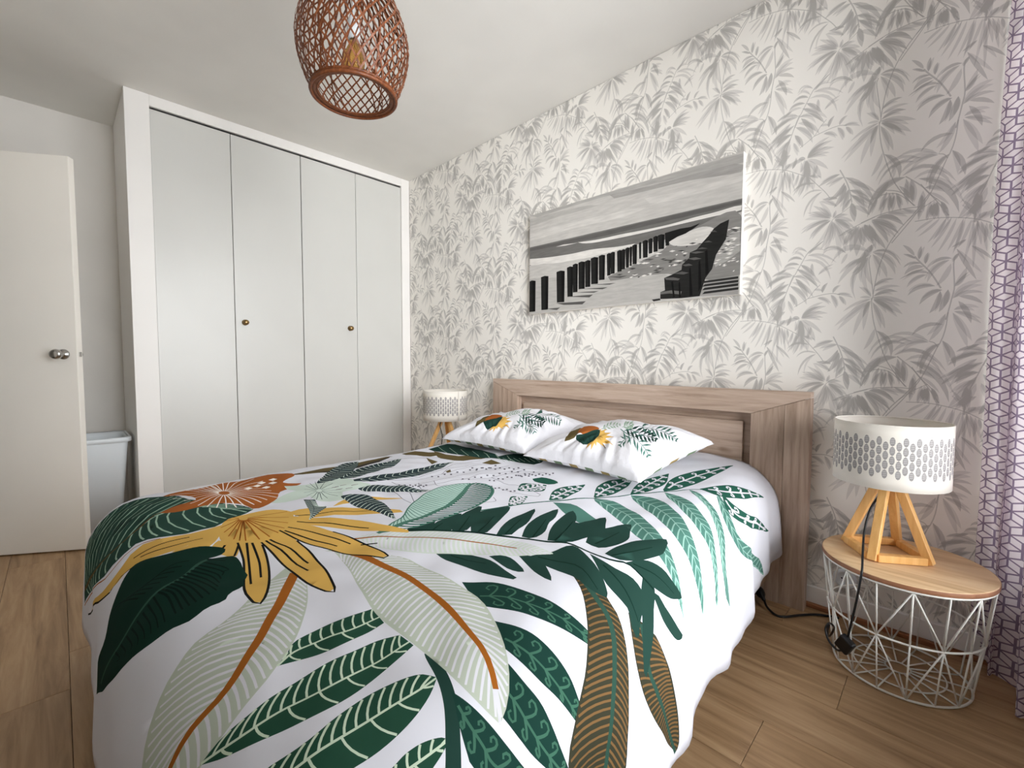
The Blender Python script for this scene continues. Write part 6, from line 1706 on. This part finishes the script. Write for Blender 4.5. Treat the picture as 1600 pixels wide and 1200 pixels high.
# ------------------------------------------------------------------ seaside canvas
PX0, PX1, PZ0, PZ1 = -1.905, -.668, 1.287, 1.895
MCANV = print_mat('canvas_photo_print', .75, .08, .05, 300)
_tc = N(MCANV, 'ShaderNodeTexCoord'); _mp = N(MCANV, 'ShaderNodeMapping'); _mp.inputs['Scale'].default_value = (9, 1, 60); _mp.inputs['Rotation'].default_value = (0, .1, 0)
_nz = N(MCANV, 'ShaderNodeTexNoise'); _nz.inputs['Scale'].default_value = 1.3; _nz.inputs['Detail'].default_value = 6
L(MCANV, _tc.outputs['Object'], _mp.inputs['Vector']); L(MCANV, _mp.outputs[0], _nz.inputs['Vector'])
_mr = N(MCANV, 'ShaderNodeMapRange'); _mr.inputs['From Min'].default_value = .3; _mr.inputs['From Max'].default_value = .7; _mr.inputs['To Min'].default_value = .85; _mr.inputs['To Max'].default_value = 1.15
L(MCANV, _nz.outputs['Fac'], _mr.inputs['Value'])
_mu = N(MCANV, 'ShaderNodeMixRGB', blend_type='MULTIPLY'); _mu.inputs[0].default_value = .75
_vc = [n for n in MCANV.node_tree.nodes if n.type == 'VERTEX_COLOR'][0]
L(MCANV, _vc.outputs[0], _mu.inputs[1]); L(MCANV, _mr.outputs[0], _mu.inputs[2]); L(MCANV, _mu.outputs[0], bsdf(MCANV).inputs['Base Color'])
polys, cols = [], []
for v, sm, s in PICTURE_PRINT:
    p = rd(s)*np.array([PX1-PX0, PZ1-PZ0])
    if sm: p = crv(np.vstack([p, p[:1]]), 4*len(p))[:-1]
    q = clip_rect(p, 0, PX1-PX0, 0, PZ1-PZ0)
    if q is None: continue
    polys.append(q); g_ = tuple(x*.9 for x in lin((v, v*.985, v*.96))); cols.append(g_)
P, T, c = cut_print(polys, cols, 0, PX1-PX0, 0, PZ1-PZ0, .1, .1, base=lin((180, 176, 170)))
PH_, PW_ = PZ1-PZ0, PX1-PX0
P3 = np.c_[P[:, 0]-PW_/2, np.zeros(len(P)), P[:, 1]-PH_/2]
n0 = np.cross(P3[T[:, 1]]-P3[T[:, 0]], P3[T[:, 2]]-P3[T[:, 0]])[:, 1]
T = np.where((n0 > 0)[:, None], T[:, ::-1], T)
pic = empty('canvas_picture', ((PX0+PX1)/2, 2.094, (PZ0+PZ1)/2)); tag(pic, 'black and white seaside canvas of wooden groyne posts on the wallpapered wall', 'picture')
print_obj('photo_print', P3, T, c, MCANV, pic, False)
box('canvas_frame', -PW_/2, PW_/2, .0004, WALL_Y-2.094-.0006, -PH_/2, PH_/2, MSHR, pic)

# ------------------------------------------------------------------ curtain
MCURT = print_mat('printed_curtain', .9, .1, .06, 600)
_nt = MCURT.node_tree
_tl = _nt.nodes.new('ShaderNodeBsdfTranslucent'); _ms = _nt.nodes.new('ShaderNodeMixShader'); _ms.inputs[0].default_value = .68
_vc = [n for n in _nt.nodes if n.type == 'VERTEX_COLOR'][0]
_nt.links.new(_vc.outputs[0], _tl.inputs[0]); _nt.links.new(bsdf(MCURT).outputs[0], _ms.inputs[1]); _nt.links.new(_tl.outputs[0], _ms.inputs[2])
_nt.links.new(_ms.outputs[0], _nt.nodes['Material Output'].inputs[0])
CUW, CUH, CUZ0 = .74, 2.33, .012
def curtain_xyz(u, v):
    # centre line along the window wall, pleated
    f = u/CUW
    Y = 2.112 - .33*f
    z = v
    flare = 1-.35*sstep(z/2.3)
    ph = 2*PI*(f*3.6) + .25*np.sin(3*f*PI) + .10*np.sin(z*2.1)
    X0 = .118 + .085*sstep(f/.6)
    X = X0 - .042*np.cos(ph)*(0.75+.25*np.cos(f*17))*flare*(1-.2*sstep(z-1.9)) + .006*np.sin(z*3+f*20)
    Y = Y + .022*np.sin(ph*2)*flare
    return np.stack([X, np.minimum(Y, 2.116), z+CUZ0], -1)
a_ = .0245
s3 = math.sqrt(3)
def hexlines():
    """edges of the tumbling-block pattern over one repeat (width s3*a, height 3*a)"""
    tw, th = s3*a_, 3*a_
    segs = []
    cs = [(i*tw+(tw/2 if j % 2 else 0), j*1.5*a_) for i in range(-1, 3) for j in range(-1, 4)]
    for cx, cy in cs:
        hexp = [(cx+a_*math.cos(math.radians(90+60*k)), cy+a_*math.sin(math.radians(90+60*k))) for k in range(6)]
        for k in (0, 1, 2): segs.append((hexp[k], hexp[k+1]))
        for k in (1, 3, 5): segs.append(((cx, cy), hexp[k]))
    return segs, tw, th
segs, tw, th = hexlines()
LINEC = lin((146, 130, 152)); polys, cols = [], []
for p, q in segs:
    s = clip_rect(stroke(resample([p, q], 2), 0.0042), 0, tw, 0, th)
    if s is not None: polys.append(s); cols.append(LINEC)
P, T, c = cut_print(polys, cols, 0, tw, 0, th, .0106, .036, base=lin((244, 236, 240)))
Pa, Ta, Ca, nb = [], [], [], 0
for i in range(int(CUW/tw)):
    for j in range(int(CUH/th)):
        Q = P + np.array([i*tw, j*th]); Pa.append(Q); Ta.append(T+nb); Ca.append(c); nb += len(Q)
P = np.vstack(Pa); T = np.vstack(Ta); c = np.vstack(Ca)
key = np.round(P*20000).astype(np.int64)
_, idx, inv = np.unique(key, axis=0, return_index=True, return_inverse=True)
P = P[idx]; T = inv.ravel()[T]
ok = (T[:, 0] != T[:, 1]) & (T[:, 1] != T[:, 2]) & (T[:, 0] != T[:, 2]); T = T[ok]; c = c[ok]
P3 = curtain_xyz(P[:, 0], P[:, 1])
cur = print_obj('curtain', P3, T, c, MCURT); tag(cur, 'pale pinkish curtain with purple geometric block lines hanging by the window', 'curtain')
rod = empty('curtain_rod', (.19, 1.0, 2.36)); tag(rod, 'thin white curtain rod above the window', 'curtain rod')
bm = bmesh.new(); tube(bm, [(0, -1.35, 0), (0, 1.10, 0)], .010, 12); bm_obj('pole', bm, MFRAME, rod, True)
for yy in (-1.2, 1.06):
    bm = bmesh.new(); tube(bm, [(0, yy, 0), (.139, yy, 0)], .006, 8); bm_obj('bracket', bm, MFRAME, rod, True)
for k in range(6):
    bm = bmesh.new(); tube(bm, [(.016*math.cos(q), .80+.05*k, .016*math.sin(q)-.004) for q in np.linspace(0, 2*PI, 21)[:-1]], .002, 6, True); bm_obj('ring', bm, MFRAME, rod, True)

# ------------------------------------------------------------------ laundry bin behind the door
bin_ = empty('laundry_bin', (-3.57, .13, 0)); tag(bin_, 'tall white plastic bin in the corner between door and closet', 'bin')
def rrect(hx, hy, r, z, n=6):
    out = []
    for cx, cy, a0 in ((hx-r, hy-r, 0), (-hx+r, hy-r, 90), (-hx+r, -hy+r, 180), (hx-r, -hy+r, 270)):
        for k in range(n+1):
            a = math.radians(a0+90*k/n); out.append((cx+r*math.cos(a), cy+r*math.sin(a), z))
    return out
def loft(rings, close0=True):
    vs = [p for r in rings for p in r]; n = len(rings[0]); fs = []
    for i in range(len(rings)-1):
        for k in range(n): fs.append((i*n+k, i*n+(k+1) % n, (i+1)*n+(k+1) % n, (i+1)*n+k))
    if close0: fs.append(tuple(range(n))[::-1])
    return vs, fs
BH = .545
vs, fs = loft([rrect(.12, .105, .03, .002), rrect(.165, .145, .04, BH-.03), rrect(.166, .146, .04, BH-.002)])
o = mesh_obj('body', vs, fs, MWHITEP, bin_, True)
md = o.modifiers.new('thickness', 'SOLIDIFY'); md.thickness = .003; md.offset = -1
vs, fs = loft([rrect(.166, .146, .04, BH-.028), rrect(.180, .160, .045, BH-.026), rrect(.181, .161, .045, BH-.004), rrect(.178, .158, .045, BH), rrect(.166, .146, .04, BH)], False)
o = mesh_obj('rim', vs, fs, MWHITEP, bin_, True)

# ------------------------------------------------------------------ wall socket and floor cable
so_ = empty('wall_socket', (-.262, WALL_Y-.0145, .150)); tag(so_, 'round white wall socket low on the wallpaper behind the wire table', 'socket')
bm = bmesh.new(); lathe(bm, [(0, 0), (.037, 0), (.038, .004), (.034, .010), (.024, .010), (.022, .004), (0, .003)], 36)
o = bm_obj('plate', bm, MWHITEP, so_, True); o.rotation_euler = (PI/2, 0, 0); o.location = (0, .0145, 0)
for dx in (-.0095, .0095):
    bm = bmesh.new(); lathe(bm, [(0, 0), (.0028, 0), (.0028, .001), (0, .001)], 12)
    o = bm_obj('pin_hole', bm, MDARK, so_, True); o.rotation_euler = (PI/2, 0, 0); o.location = (dx, .0115, 0)
ca = empty('floor_cable', (-.45, 1.95, 0)); tag(ca, 'black power cable with plug lying on the floor by the headboard', 'cable')
bm = bmesh.new()
tube(bm, smooth_path([Vector(p)-Vector(ca.location) for p in [(-.505, 1.985, .022), (-.485, 1.955, .012), (-.449, 1.932, .0055), (-.42, 1.945, .0055), (-.383, 1.995, .0055), (-.341, 2.045, .0055), (-.299, 2.070, .0055), (-.27, 2.080, .0055)]], 8), .0045, 8)
bm_obj('cord', bm, MBLACK, ca, True)
bm = bmesh.new(); lathe(bm, [(0, 0), (.017, 0), (.019, .012), (.017, .030), (.009, .042), (.006, .060), (0, .061)], 20)
o = bm_obj('plug', bm, MBLACK, ca, True); o.location = Vector((-.540, 2.028, .040))-Vector(ca.location); o.rotation_euler = Vector((.6, -.75, -.30)).to_track_quat('Z', 'Y').to_euler()
